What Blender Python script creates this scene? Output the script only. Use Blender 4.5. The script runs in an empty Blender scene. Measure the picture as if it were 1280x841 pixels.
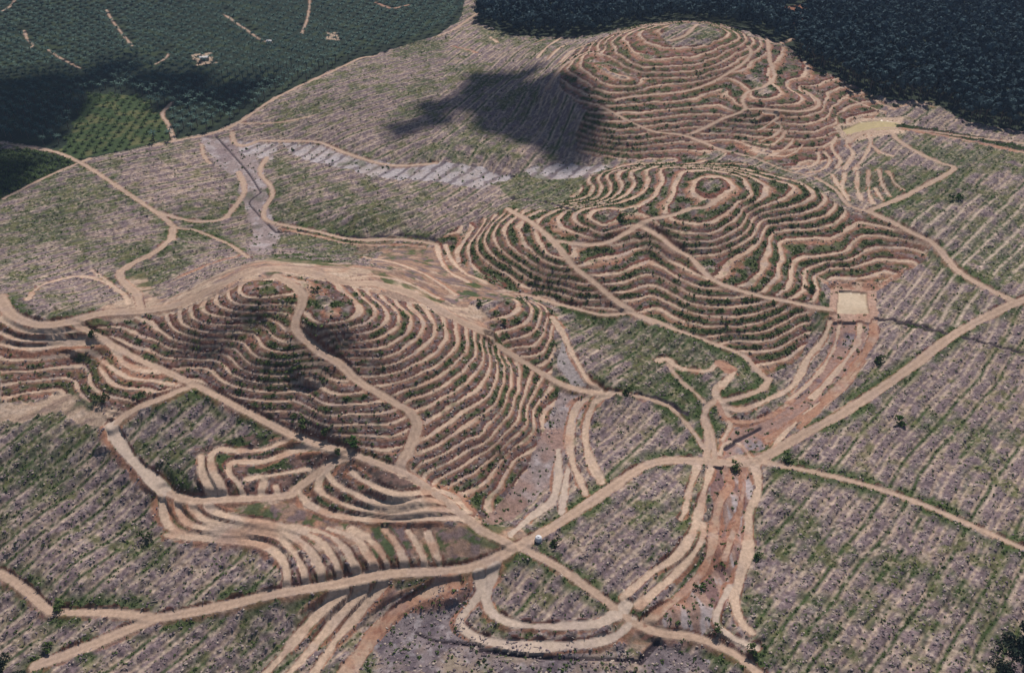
import bpy, math, random
import numpy as np
random.seed(4); np.random.seed(4)
PI = math.pi
C = bpy.context.scene.collection

# ------------------------------------------------------------------ camera model (an aeroplane about 300 m up)
CAMZ = 300.0; PITCH = math.radians(35.0); F = 1155.0
SP, CP = math.sin(PITCH), math.cos(PITCH)
cam = bpy.data.cameras.new('camera'); camo = bpy.data.objects.new('camera', cam); C.objects.link(camo)
camo.location = (0, 0, CAMZ); camo.rotation_euler = (PI/2 - PITCH, 0, 0)
cam.sensor_width = 36.0; cam.lens = 36.0 * F / 1280.0; cam.clip_start = 1.0; cam.clip_end = 30000.0
bpy.context.scene.camera = camo

def ray(px, py):
    u = (np.asarray(px, float) - 640) / F; v = (np.asarray(py, float) - 420) / F
    return u, CP - v*SP, -SP - v*CP
def at_height(px, py, z):
    dx, dy, dz = ray(px, py); t = (z - CAMZ) / dz
    return dx*t, dy*t
def project(x, y, z):
    zz = z - CAMZ
    dep = y*CP - zz*SP
    return 640 + F*x/dep, 420 - F*(y*SP + zz*CP)/dep

def pl(s):
    return np.array([[float(a) for a in p.split(',')] for p in s.split()])

# ------------------------------------------------------------------ survey of the relief: contour lines (terrace number, map line)
DZ = 2.5
CONT = []
def ct(k, s): CONT.append((k, pl(s)))
# hill in the left middle, right lobe
ct(22, '400,407 417,405 434,400 447,391 450,384 441,372 428,363')
ct(19, '417,429 443,428 469,423 486,416 496,408 498,396 493,387 477,373 467,365')
ct(17, '427,441 448,447 472,449 496,441 517,423 527,410 527,399 517,389 505,378')
ct(14, '450,480 469,481 497,477 521,469 552,452 569,434 572,418 567,406 570,397')
ct(11, '519,509 538,505 560,493 581,480 596,462 603,450 605,436 600,425')
ct(8, '519,567 538,562 560,547 583,530 602,513'); ct(9,'608,500 616,483 622,460 616,444'); ct(7.5,'600,538 621,514 633,483 636,456')
ct(6,'617,535 638,512 646,483 648,461 640,449'); ct(5,'534,604 555,597 572,585 591,571 614,561 633,545 650,526 653,505 660,492 664,474')
ct(3, '560,626 583,614 607,604 634,562 664,543 667,530 664,514 669,502 683,492 688,480')
# left lobe
ct(23.6, '325,362 345,362'); ct(22.5,'415,380 425,388')
ct(23, '302,354 302,365 310,372 334,373 348,368 362,368')
ct(21, '274,366 274,379 286,387 303,390 346,389 360,392')
ct(19, '238,382 241,396 257,404 277,406 303,405 327,406 336,415 346,425 372,428 395,429')
ct(16.7, '203,391 210,406 226,420 250,427 277,428 296,429 305,439 321,451 346,454 398,454')
ct(15, '200,428 217,437 252,439 277,439 288,444 297,457 317,466 355,467 402,466 414,475 446,480')
ct(13, '226,459 257,460 269,471 286,480 321,488 352,490 372,487 386,493 400,500 420,505 483,501')
ct(11, '341,514 365,513 379,521 398,528 420,531 460,530 482,531')
ct(10, '402,543 440,543 466,544')
# west lobe
ct(15, '0,395 10,403 31,413 60,416 90,414 110,413')
ct(14, '0,414 21,423 48,425 78,425 103,423')
ct(13, '0,428 26,434 52,434 78,430 112,429 134,432 146,441 155,453 172,461 198,464')
ct(12, '0,449 34,449 69,446 96,442 121,444 129,466 138,476 155,485 181,487 205,492')
ct(11, '0,465 34,464 69,459 98,456 108,466 114,480 126,490 138,495 155,499 172,504')
ct(10, '0,480 34,477 74,472 88,474 100,485 107,497 120,507 146,512')
ct(9, '0,497 34,491 71,486 76,489')
ct(15, '178,420'); ct(14.2, '176,432'); ct(13.2,'185,448')
# ridge and its north side
ct(16.5, '180,387'); ct(18, '230,376'); ct(20, '270,360'); ct(22.6, '300,344 390,348'); ct(23, '330,338 350,340')
ct(21, '440,356'); ct(19.6, '467,360'); ct(17.5, '505,372'); ct(15.5, '538,386'); ct(13.5, '575,398'); ct(11.5, '600,413')
ct(7.5, '626,437'); ct(6, '645,447'); ct(4.5, '676,464')
ct(16, '40,403 80,402 130,393')
ct(20, '450,340 330,327'); ct(15, '500,340'); ct(12, '550,362 560,378'); ct(9.5, '520,330')
ct(9, '150,340 90,350'); ct(11, '200,355 100,372 60,360'); ct(13, '230,352'); ct(10, '260,325')
ct(8, '210,300 290,315 20,330'); ct(6, '100,290 330,312'); ct(5, '100,250 0,280 230,255'); ct(4.5, '130,215 60,200')
ct(4, '420,312 380,308'); ct(3.2, '470,296 400,286'); ct(4, '545,306 510,312')
ct(6, '440,325 500,318'); ct(5, '576,325'); ct(7, '600,350'); ct(8, '575,350')
# small spur between the hills
ct(11, '610,388 600,393'); ct(10, '600,402 624,397 643,392 648,382 643,372')
ct(9, '622,414 643,411 658,402 664,392 658,378'); ct(8, '631,426 652,420 669,409 676,390 672,379')
ct(7, '636,435 669,432 681,416 684,396'); ct(6, '652,446 674,442 684,432 688,410')
ct(3.6, '705,440 725,475'); ct(4.6, '712,412 728,452 748,480')
ct(3, '740,492')
# second hill, south face
ct(6, '800,391 821,384 837,393 857,403 883,408 918,408 944,405 969,395 992,383')
ct(4, '904,426 935,427 966,424 992,412 1000,405')
ct(2, '945,456 965,455 986,446 1005,430')
ct(8, '780,365 806,355 820,355 837,365 857,377 883,383 909,384 944,380 966,374')
ct(10, '780,340 802,329 813,328 828,336 849,348 871,357 897,360 918,360')
ct(11, '746,323 777,319 795,310 811,309 828,319 849,331 866,339 883,350')
ct(12, '720,306 754,305 775,306')
ct(16, '830,277 849,278 870,280 889,278 906,268 927,252 940,245')
ct(15, '829,280 849,288 872,291 892,288 915,276 940,256')
ct(14, '849,302 885,302 909,295 927,282 934,266 957,256 977,249 996,235')
ct(12, '861,317 892,318 918,307 940,294 948,278 957,273 986,269 1012,264 1027,256 1031,244')
ct(10, '923,356 940,352 954,337 960,317 964,294 979,287 1014,286 1040,280 1055,268 1058,258')
ct(9, '950,364 967,350 977,327 973,308 983,299 1023,297 1050,293 1071,277 1078,267')
ct(8, '974,368 990,350 988,332 1000,321 1023,320 1057,315 1071,301 1083,294 1105,295 1150,302')
ct(6, '1010,379 1023,363 1018,346 1037,334 1066,335 1087,327 1097,323 1121,325 1150,329')
ct(5, '1043,346 1066,349 1095,344 1106,338')
ct(17.5, '885,236'); ct(17, '868,240 885,248 905,240'); ct(16.6, '865,258')
ct(15.5, '755,273'); ct(15, '738,275 755,282 772,275'); ct(14, '725,280 755,292 785,282')
ct(13, '707,286 740,299'); ct(14.3, '800,278')
# second hill, west flank
ct(5, '588,277 592,287 578,306 573,320 576,326')
ct(6, '604,280 593,296 583,311 587,327 600,339 621,351 633,360')
ct(8, '633,265 614,280 606,297 609,311 623,325 643,335 659,347 678,354 705,358 724,365')
ct(10, '642,273 631,287 633,303 647,316 661,327 690,335')
ct(11, '654,278 657,296 667,313 683,328 700,332'); ct(12, '666,287 673,304 683,318 697,326')
ct(8.5, '640,260'); ct(5.5, '720,385 790,397'); ct(5.2, '680,376')
# second hill, north flank
ct(9, '735,222 745,232 735,245'); ct(11, '755,222 765,235 750,250'); ct(13, '790,215 795,228 780,245'); ct(15, '825,210 830,225 815,248')
ct(15, '880,210'); ct(16.5,'920,222'); ct(14, '955,222'); ct(15.5, '940,235')
ct(11, '978,211'); ct(11, '1020,222'); ct(10.3, '1050,243'); ct(10, '1085,264')
ct(10, '840,197 780,200'); ct(8, '740,205'); ct(7, '690,212'); ct(6, '620,216 600,232'); ct(6.2, '640,245'); ct(7.5,'700,245')
ct(5, '500,206'); ct(4.2, '400,187'); ct(3.8, '320,175'); ct(3.6, '285,180'); ct(3.2, '300,235'); ct(3, '320,262 330,290')
ct(5, '400,230 470,245'); ct(5.5, '540,255 450,270'); ct(4.2, '370,265')
ct(5.5, '560,285'); ct(4.5,'250,250 200,230')
# third hill (far right top)
ct(24, '781,46 786,54 803,66 825,73 866,71 892,63 912,54 923,48')
ct(26.5, '850,40'); ct(25.5, '820,50 870,52')
ct(21, '751,63 758,77 777,89 803,96 832,97 860,96 880,94 905,85 930,70')
ct(19, '696,92 710,106 732,116 763,122 781,122 815,118 850,115 880,107 905,97')
ct(20,'712,82 722,95 740,108 763,118'); ct(22,'741,66 750,80 770,92 791,99'); ct(23,'763,54 772,68 791,80 806,85'); ct(18,'693,104 702,114 718,124 740,130'); ct(16.4,'690,84'); ct(14.5,'676,78')
ct(17, '735,140 765,140 800,140 850,135 900,131')
ct(14, '745,165 775,170 800,167 850,160')
ct(11, '745,185 790,191 850,187 900,190')
ct(17.6, '930,137 960,136'); ct(17,'1000,138 1020,132'); ct(15.5,'960,147 1000,151 1028,143'); ct(14,'985,163 1020,165 1043,155')
ct(12.6, '990,177 1020,178 1045,168'); ct(19.5, '962,70 935,100'); ct(20, '958,50'); ct(18.5, '985,85'); ct(17.5, '1010,105'); ct(15.5, '1050,115')
ct(13.4,'1051,146'); ct(14.4,'1056,130'); ct(16.2,'1008,112 1032,121'); ct(12, '920,175 960,195'); ct(12.5,'1085,158'); ct(13, '1100,140'); ct(14, '1080,128'); ct(16.5,'1060,100'); ct(13,'1150,135')
ct(12, '1125,178 1160,165'); ct(11.5, '1190,210 1220,190'); ct(11.5,'1280,170 1280,210')
ct(12.5, '1115,222'); ct(11, '1085,225 1145,235'); ct(10.4,'1055,225'); ct(11,'1085,200 1050,190')
ct(9, '640,150 600,170'); ct(8, '540,190 480,120'); ct(12, '680,140'); ct(12,'655,90'); ct(10,'600,60'); ct(9,'560,110'); ct(7,'420,130 440,170'); ct(5,'340,150')
ct(9.5,'700,48 640,42'); ct(9,'690,175 640,195')
# right-hand fields
ct(9.5,'1140,290'); ct(8.5,'1200,335 1270,300'); ct(8,'1270,375'); ct(10.5,'1230,250 1280,240'); ct(6,'1200,415 1280,450'); ct(5,'1150,390'); ct(4.5,'1120,430')
ct(3.9,'1065,378 1050,368 1085,368 1050,392 1085,392'); ct(2.6,'1065,402'); ct(3.8,'1095,400 1040,398'); ct(1.8,'1040,445'); ct(1.2,'990,500'); ct(.8,'940,540'); ct(.5,'915,575')
ct(3,'1085,450 1060,490'); ct(2.2,'1010,530'); ct(3,'1060,560 1100,620'); ct(4.5,'1200,550'); ct(5,'1280,600'); ct(1.6,'960,577'); ct(1.6,'870,575 830,576')
ct(3.5,'900,458 840,452'); ct(2.6,'880,495'); ct(3.2,'930,490'); ct(4.2,'800,450 760,430'); ct(4.8,'800,420 860,430'); ct(2.6,'800,520'); ct(2.2,'770,570')
# valley of the second stream and the foreground
ct(1.2,'690,540'); ct(.6,'670,600'); ct(.6,'640,645'); ct(2.0,'645,683'); ct(3,'655,555'); ct(2.2,'720,560'); ct(2,'700,650')
ct(0,'912,610'); ct(-1,'900,660'); ct(-2,'885,710'); ct(-3.2,'850,765'); ct(1.2,'860,620 945,620'); ct(.8,'830,690 935,690'); ct(0,'780,745 930,760'); ct(.5,'740,700')
ct(1.5,'1050,700'); ct(2.5,'1200,750'); ct(1,'1000,800'); ct(2,'1280,830'); ct(0,'935,800'); ct(-2.5,'870,800'); ct(-2.6,'820,805'); ct(-3,'800,835')
ct(.4,'700,745'); ct(-.5,'620,735 760,770 640,770'); ct(-1.4,'600,750 590,780 700,795'); ct(-.8,'790,775'); ct(-2.5,'560,770 520,800'); ct(-2.6,'640,825 500,835')
ct(1,'560,713'); ct(.8,'450,721'); ct(.4,'380,737'); ct(-.4,'300,754'); ct(-1.6,'200,770'); ct(-1.0,'440,745'); ct(-2.6,'400,790 360,830'); ct(-3.2,'450,780'); ct(-2.6,'300,800 200,810'); ct(-3,'60,830'); ct(-2,'75,765'); ct(-1.4,'0,715')
# lower terraces below the diagonal road
ct(11.6,'240,481'); ct(10,'330,527'); ct(9,'405,560'); ct(8.2,'490,590 480,605'); ct(7.2,'515,590'); ct(5,'560,630'); ct(3,'605,663')
ct(7,'457,602 434,583 486,614 534,617'); ct(6,'419,604 445,617 503,630 550,630'); ct(5,'402,597 400,616 434,631 503,640 555,640'); ct(4,'372,609 381,626 420,645 469,649 555,650')
ct(7.4,'251,572 257,598'); ct(8,'369,545 327,562 274,561 264,585'); ct(7,'410,562 376,562 327,577 290,577 290,595'); ct(6.2,'386,585 346,592'); ct(5.4,'345,608'); ct(4.8,'300,622')
ct(5.6,'262,608'); ct(4.4,'230,623'); ct(4,'258,630 300,649 360,654'); ct(3.5,'238,630 262,653 350,661 405,676'); ct(3,'222,630 240,657 340,668 390,700'); ct(2.5,'204,640 222,666 300,670 350,684 375,725'); ct(2,'205,672 319,679 350,705')
ct(3.4,'440,690 420,672'); ct(3.2,'500,670 560,670'); ct(2.2,'500,700')
ct(4.6,'205,613'); ct(6.2,'170,580'); ct(7.5,'220,570'); ct(8.5,'140,540 270,540'); ct(8.5,'60,515'); ct(7,'50,550'); ct(4,'100,600 0,600'); ct(1.8,'150,660 40,660'); ct(.6,'250,710 100,720')
# palm plantation and woods beyond
ct(4.3,'190,178'); ct(4,'100,120 0,130 300,110'); ct(3.6,'0,40 200,40 350,30'); ct(5,'450,60'); ct(7,'560,25'); ct(5,'500,0 300,0 100,0'); ct(8,'660,10'); ct(4.5,'0,230')
ct(14,'1150,100'); ct(12,'1250,130'); ct(11,'1280,60'); ct(13,'1100,40'); ct(12,'1000,5')

pts = []
for k, p in CONT:
    z = k*DZ
    if len(p) > 1:                                   # resample each line about every 9 px
        q = [p[0]]
        for a, b in zip(p[:-1], p[1:]):
            n = max(1, int(np.hypot(*(b-a))/11))
            for i in range(1, n+1): q.append(a + (b-a)*i/n)
        p = np.array(q)
    x, y = at_height(p[:, 0], p[:, 1], z)
    pts.append(np.stack([x, y, np.full(len(x), z)], 1))
for x, y, k in ((-900,500,4),(-900,900,4),(-700,1300,7),(-200,1350,9),(300,1350,12),(700,1350,12),(950,1000,11),(900,600,10),(600,300,5),(400,140,2),
                (0,100,-3),(-300,120,-4),(-500,280,2),(-600,400,8),(100,1050,9),(300,1050,11),(-400,1050,4),(600,850,12),(250,130,0),(-420,200,-2)):
    pts.append(np.array([[x, y, k*DZ]], float))
PT = np.concatenate(pts)

def tps_fit(P, lam):
    X = P[:, :2]/100.0; n = len(X)
    r2 = ((X[:, None]-X[None])**2).sum(-1)
    K = 0.5*r2*np.log(r2+1e-12) + lam*np.eye(n)
    Q = np.c_[np.ones(n), X]
    A = np.block([[K, Q], [Q.T, np.zeros((3, 3))]])
    return X, np.linalg.solve(A, np.r_[P[:, 2], 0, 0, 0])
def tps_eval(X, w, gx, gy):
    out = np.empty(gx.size); n = len(X)
    G = np.c_[gx.ravel(), gy.ravel()]/100.0
    for i in range(0, len(G), 4000):
        g = G[i:i+4000]
        r2 = (g[:, :1]-X[None, :, 0])**2 + (g[:, 1:]-X[None, :, 1])**2
        out[i:i+4000] = (0.5*r2*np.log(r2+1e-12)) @ w[:n] + w[n] + g @ w[n+1:]
    return out.reshape(gx.shape)
TX, TW = tps_fit(PT, 0.004)
CX0, CX1, CY0, CY1, CS = -900.0, 960.0, 90.0, 1360.0, 5.0
cxs = np.arange(CX0, CX1+CS, CS); cys = np.arange(CY0, CY1+CS, CS)
GX, GY = np.meshgrid(cxs, cys)
HC = tps_eval(TX, TW, GX, GY)
HC = np.clip(HC, -6.5*DZ, 28*DZ)

def base_h(x, y):
    """smooth relief at any point (Catmull-Rom on the 5 m survey grid)"""
    x = np.asarray(x, float); y = np.asarray(y, float)
    fx = np.clip((x-CX0)/CS, 1.001, len(cxs)-3.001); fy = np.clip((y-CY0)/CS, 1.001, len(cys)-3.001)
    ix = fx.astype(np.int32); iy = fy.astype(np.int32); tx = fx-ix; ty = fy-iy
    def wts(t):
        return (((-.5*t+1)*t-.5)*t, (1.5*t-2.5)*t*t+1, ((-1.5*t+2)*t+.5)*t, (.5*t-.5)*t*t)
    wx, wy = wts(tx), wts(ty); h = 0
    for j in range(4):
        r = 0
        for i in range(4): r = r + wx[i]*HC[iy-1+j, ix-1+i]
        h = h + wy[j]*r
    return h

def ground_hit(px, py):
    """where the line of sight through a photo point meets the smooth relief"""
    px = np.atleast_1d(np.asarray(px, float)); py = np.atleast_1d(np.asarray(py, float))
    dx, dy, dz = ray(px, py)
    t = np.linspace(220, 1500, 640)
    X = dx[:, None]*t; Y = dy[:, None]*t; Z = CAMZ + dz[:, None]*t
    d = Z - base_h(X, Y)
    k = np.argmax(d < 0, axis=1); k = np.where((d < 0).any(1), k, len(t)-1); k = np.maximum(k, 1)
    a = np.arange(len(px)); d0 = d[a, k-1]; d1 = d[a, k]
    tt = t[k-1] + (t[k]-t[k-1])*np.clip(d0/(d0-d1+1e-9), 0, 1)
    return np.stack([dx*tt, dy*tt], 1)

# ------------------------------------------------------------------ noise
_T = np.random.RandomState(11).rand(512, 512).astype(np.float32)
def vnoise(x, y, s, seed=0):
    a = .5+seed; xr = (x*math.cos(a)-y*math.sin(a))/s + seed*17.3 + 4000; yr = (x*math.sin(a)+y*math.cos(a))/s + seed*7.7 + 4000
    ix = np.floor(xr).astype(np.int32); iy = np.floor(yr).astype(np.int32)
    tx = (xr-ix).astype(np.float32); ty = (yr-iy).astype(np.float32)
    tx = tx*tx*(3-2*tx); ty = ty*ty*(3-2*ty)
    i0 = ix & 511; i1 = (ix+1) & 511; j0 = iy & 511; j1 = (iy+1) & 511
    return (_T[j0, i0]*(1-tx)+_T[j0, i1]*tx)*(1-ty) + (_T[j1, i0]*(1-tx)+_T[j1, i1]*tx)*ty
def fbm(x, y, s, seed=0, o=3):
    r = 0; a = 1; n = 0
    for i in range(o):
        r = r + a*vnoise(x, y, s/2**i, seed+i*3); n += a; a *= .55
    return r/n
def sst(a, b, x):
    t = np.clip((x-a)/(b-a), 0, 1); return t*t*(3-2*t)

# ------------------------------------------------------------------ the ground sheet: a fan of quads, finer where it is nearer
Y0 = 210.0; NU, NS = 1150, 1080
U0, U1 = -.60, .60; S0, S1 = math.log(162+Y0), math.log(1300+Y0)
ucore = np.linspace(U0, U1, NU); score = np.linspace(S0, S1, NS)
uout = np.array([.61, .625, .645, .68, .74, .86, 1.05, 1.4, 2.0, 3.2])
ua = np.r_[-uout[::-1], ucore, uout]
sa = np.r_[np.log(np.array([30, 60, 95, 120, 140, 153.])+Y0), score, np.log(np.array([1320, 1350, 1400, 1500, 1700, 2200, 3200, 6000.])+Y0)]
iu0, is0 = len(uout), 6
UU, SS = np.meshgrid(ua, sa)
YY = np.exp(SS)-Y0; XX = UU*(YY+Y0)
NR, NC = XX.shape
HB = base_h(XX, YY)
fade = np.maximum(np.maximum(sst(820, 1300, np.abs(XX)), sst(1300, 1800, YY)), sst(130, 60, YY))
HB = HB*(1-fade) + 8.0*fade
gx = (base_h(XX+2, YY)-base_h(XX-2, YY))/4; gy = (base_h(XX, YY+2)-base_h(XX, YY-2))/4
GRAD = np.hypot(gx, gy)+1e-4

# ------------------------------------------------------------------ roads, benches and drains: map lines with a width in metres
PATHS = []
def path(kind, w, s, pr=0): PATHS.append((kind, w, pl(s), pr))
R = 'road'; B = 'bench'; O = 'orange'; D = 'drain'; L = 'pale'
path(R,5.6,'45,832 120,803 190,774 215,769 300,752 380,735 470,719 560,713 610,702 650,680 700,652 760,612 800,585 830,576 880,576 945,577')
path(R,4.6,'0,715 30,735 58,760 75,765 150,766 195,772')
path(R,6.0,'945,577 1000,545 1060,512 1130,465 1190,420 1240,392 1290,370')
path(R,3.4,'945,577 1010,588 1080,605 1140,625 1200,650 1290,690')
path(R,4.4,'655,685 700,710 750,745 790,775 820,790 870,797 915,815 950,842')
path(R,4.6,'88,402 130,425 180,452 240,480 300,510 340,530 400,555 440,567 480,580 520,600 560,628 600,660 640,682')
path(R,4.6,'140,535 165,512 200,497 240,482')
path(L,6.0,'138,530 150,555 175,585 205,612')
path(R,5.0,'205,612 240,625 300,623 360,620 372,612 400,590 420,575 440,567')
path(R,5.5,'345,345 372,360 378,375 370,400 372,415 400,440 425,455 450,478 490,500 515,518 520,535 510,565 500,582 505,592')
path(R,7.0,'0,372 12,390 35,402 60,406 90,401 130,391 180,388 230,378 270,360 300,344 330,336')
path(R,7.0,'330,336 380,339 430,352 470,354 520,371 560,392 580,402 610,420')
path(R,4.5,'610,420 650,450 690,475 720,487 745,490')
path(R,5.0,'217,284 205,305 165,330 150,345 170,365 177,388')
path(R,3.9,'217,284 205,272 180,255 150,235 120,215 100,203 70,190 30,183 -10,177')
path(R,3.3,'100,203 60,220 20,240 5,248'); path(R,3.4,'100,203 112,198')
path(R,2.6,'217,284 250,290 285,305 312,322')
path(R,3.8,'188,182 230,174 270,165 300,152 340,125 380,105 420,87 450,73 470,70')
path(R,3.6,'548,45 565,38 580,28 597,16')
path(R,3.4,'218,175 210,155 203,142 215,128')
path(R,2.8,'300,154 350,153 392,144')
path(R,4.0,'290,165 293,178 305,182 325,176 345,176 395,177 430,190 470,203 520,206 545,203')
path(R,2.6,'252,180 255,195 263,205')
path(R,4.2,'298,215 305,232 303,245 290,262 275,275 235,275 195,265')
path(R,3.8,'333,197 325,215 338,232 340,245 330,262 333,275 360,282 400,290 440,299 500,299 545,305')
path(O,1.8,'222,347 250,335 290,322 305,318'); path(B,2.4,'35,374 45,361 65,352 95,346 125,350 150,364 162,378'); path(B,2.2,'115,338 135,352 158,368')
path(O,2.0,'350,286 400,296 440,305 500,306 530,308')
path(R,4.8,'635,262 660,275 690,300 715,330 740,350 765,372 790,390 815,403')
path(R,3.2,'652,366 680,376 720,385 755,394 786,391 814,399 849,413 890,428 927,443 946,463 960,475')
path(R,4.4,'692,300 720,305 754,305 780,293 798,282 816,273 841,268 863,261 884,258 897,248')
path(R,4.4,'800,282 820,292 841,308 863,323 890,348 918,360 952,370 995,379 1015,383 1038,388')
path(R,4.4,'1060,178 1075,166 1110,165 1125,177 1150,192 1175,203 1192,210 1175,222 1150,235 1115,252 1085,264')
path(R,5.4,'1085,264 1110,275 1140,290 1165,303 1180,320 1200,340 1230,358 1268,377')
path(R,3.6,'1020,222 1045,238 1060,256 1085,264'); path(R,2.6,'855,168 905,188 943,197 978,212 1020,222')
path(R,3.6,'770,125 781,122 815,118 850,115 880,107 905,95 925,82 938,68 935,56')
path(R,3.8,'958,46 962,75 968,95 955,108 935,115 928,125 930,137 900,150 865,167')
path(R,3.0,'752,132 780,148 815,164 850,168 880,178 905,190')
path(R,3.6,'930,137 960,136 1000,139 1020,134 1022,125 1005,113')
path(R,2.8,'685,110 693,95 708,80 722,72'); path(R,4.0,'838,51 858,43 872,31')
path(R,4.0,'945,46 970,54 990,49')
path(O,3.4,'1125,160 1180,170 1230,180 1290,193'); path(R,3.0,'1060,175 1100,160 1160,164 1220,172 1290,180')
path(R,2.6,'745,491 790,493 830,505 850,520 870,545 888,575')
path(R,3.6,'883,572 884,545 880,522 890,503 920,497 950,487 962,474')
path(R,2.2,'835,455 850,475 868,490 880,503'); path(R,2.8,'882,520 890,545 893,570')
path(B,3.6,'822,450 835,448 850,460 885,463 893,457'); path(O,7,'900,454 912,462')
path(B,3.4,'918,465 905,478 895,490 905,507 925,512 950,503 985,487 1000,468 1010,447 1030,422 1038,400')
path(O,2.8,'897,500 906,520 930,528 965,518 990,500')
path(O,3.4,'1093,402 1090,425 1070,455 1050,480 1020,510 985,532 960,550')
path(B,3.0,'1075,405 1070,430 1045,465 1015,498')
# explicit benches of the stream banks and the lower ground
path(B,3.4,'872,583 862,610 857,635 851,648'); path(B,3.8,'888,585 881,610 873,640 868,660 850,690 815,715 778,747')
path(B,3.4,'878,655 876,675 860,700 830,730 798,757'); path(B,2.2,'940,574 930,560 918,552 905,556 900,568'); path(B,2.4,'962,568 975,548 1000,522 1040,490'); path(O,2.2,'1000,533 1030,507 1060,478 1080,450'); path(B,2.0,'905,508 912,530 903,550'); path(O,2.0,'930,585 928,620 918,660 905,700'); path(B,2.0,'1050,405 1040,440 1015,475 985,500')
path(O,3.4,'905,585 912,605 900,625 893,660 885,700 860,735 820,768 805,780')
path(B,4.4,'943,580 948,610 937,640 935,680 925,720 918,750 926,775 940,790'); path(L,3.2,'912,733 898,760 897,782 915,797 945,808')
path(L,3.2,'698,562 697,600 690,625 662,648 638,668'); path(L,2.8,'710,585 705,615 702,640')
path(B,4.0,'740,493 720,510 712,545 715,575 725,600 732,617'); path(B,4.0,'762,491 742,505 731,540 738,575 752,602')
path(B,3.2,'690,395 705,420 720,450 735,475 750,488')
path(L,4.0,'618,706 610,735 608,752 620,770 650,780 700,782 750,778 775,764 783,755'); path(L,4.2,'598,716 601,738 590,755 575,775 585,790 620,803 680,808 740,803 775,792 792,772')
path(B,4.6,'430,738 400,765 360,810 332,842'); path(B,4.2,'455,734 420,775 385,815 362,842'); path(B,4.2,'480,728 450,765 420,800 392,842'); path(O,6.0,'566,726 530,745 500,760 470,790 445,825 434,842')
for s in ('440,590 457,602 486,614 507,617 560,619 585,640','440,566 425,575 410,590 419,604 445,617 469,628 503,630 575,631','425,573 403,597 400,614 434,631 469,639 503,640 585,641','400,590 374,609 381,626 398,636 420,644 469,649 503,650 580,649'): path(B,3.4,s)
for s in ('251,570 253,590 262,609 266,622','369,545 350,554 327,562 296,563 274,561 264,571 266,587 274,602 281,622','415,562 376,562 346,571 326,577 298,576 287,578 286,588 296,602 305,621','386,585 346,592 310,598','330,600 324,621','345,606 348,620'): path(B,3.4,s)
for s in ('202,617 205,643 214,660 240,668 283,670 310,674 345,690 357,711 358,735','208,668 260,674 318,678 335,684','222,624 226,645 240,656 280,662 340,668 362,684 377,705 383,728','238,626 246,642 262,652 300,657 350,664 380,680 397,702 402,722','258,628 270,640 300,648 350,657 395,672 416,695 424,716',
          '340,655 400,664 428,680 440,700 446,712','410,660 445,672 458,690 467,706','440,660 470,680 484,705','480,660 497,680 506,705','510,662 526,690 530,705','535,664 545,690 550,706'): path(B,3.4,s)
for s in ('0,397 10,404 31,414 60,417 90,415 112,414','0,415 21,424 48,426 78,426 105,424','0,430 26,435 52,435 78,431 112,430 134,433 146,442 155,454 172,462 198,465','130,452 146,464 164,473 190,475 215,481'): path(B,2.8,s)
for s in ('955,141 972,144 963,154 948,163','970,152 976,157 970,168 952,176','982,163 974,175 960,181 928,176','992,172 986,182 970,189 933,182','1003,181 994,190 975,195 938,188','1022,190 1023,200 1010,209 985,211','1031,190 1037,200 1030,211 1008,216','1112,136 1150,129 1168,134','1062,112 1092,126 1112,134','1050,118 1080,131 1105,140'): path(B,2.2,s)
# hill 2 right benches running down to the ridge road, knob rings, small east spur
path(B,2.6,'546,308 551,325 562,340 585,352'); path(B,2.4,'557,306 563,322 580,340 606,352'); path(B,2.4,'440,346 480,346 515,356 548,374'); path(B,2.2,'455,322 500,330 535,345 570,368')
for s in ('1040,218 1050,236 1060,245','1056,216 1053,236 1060,250','1072,214 1071,232 1076,250','1086,213 1085,235 1091,255','1098,212 1102,228 1112,245','1110,214 1118,228 1130,238','1094,235 1103,250'): path(B,2.6,s)
for s in ('1045,170 1040,185 1050,200 1045,210','1062,168 1058,180 1066,192 1055,212','1090,182 1100,190 1115,195','1085,166 1088,180 1080,196 1068,212'): path(B,2.6,s)
for s in ('700,48 685,58 672,72','720,52 700,60 685,75','740,53 715,64 700,78'): path(B,2.6,s)
path(R,2.4,'133,12 140,25 155,45 165,57'); path(R,3.0,'280,18 305,35 325,49 336,53'); path(R,2.6,'388,-5 385,20 377,42'); path(R,2.6,'2,14 12,8 22,-5'); path(R,2.6,'30,38 35,50 42,56 36,60'); path(R,2.4,'60,62 75,72 100,85'); path(R,2.4,'212,66 205,74 194,80'); path(O,3.0,'470,3 490,10 510,6')
path(O,2.6,'566,58 585,62 596,66'); path(B,3.0,'613,47 622,53'); path(O,2.4,'670,53 680,50')
# drains and dark ditches
for s in ('270,170 290,192 310,215 326,240','326,240 312,252 318,262 330,275 345,290','795,492 830,500 858,518','880,578 905,585','1095,398 1130,402 1190,418','1205,421 1250,433 1290,442','520,790 545,800 600,806','600,812 700,822 800,826','800,826 812,812 822,802','906,560 925,548 950,535'):
    path(D,.8 if s[0] in '23' else 1.0 if s[0] in '56' else 1.8,s)
path(D,1.6,'345,290 400,290 440,296 500,294 545,300')
path(D,2.2,'640,248 680,252 720,262')

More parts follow.
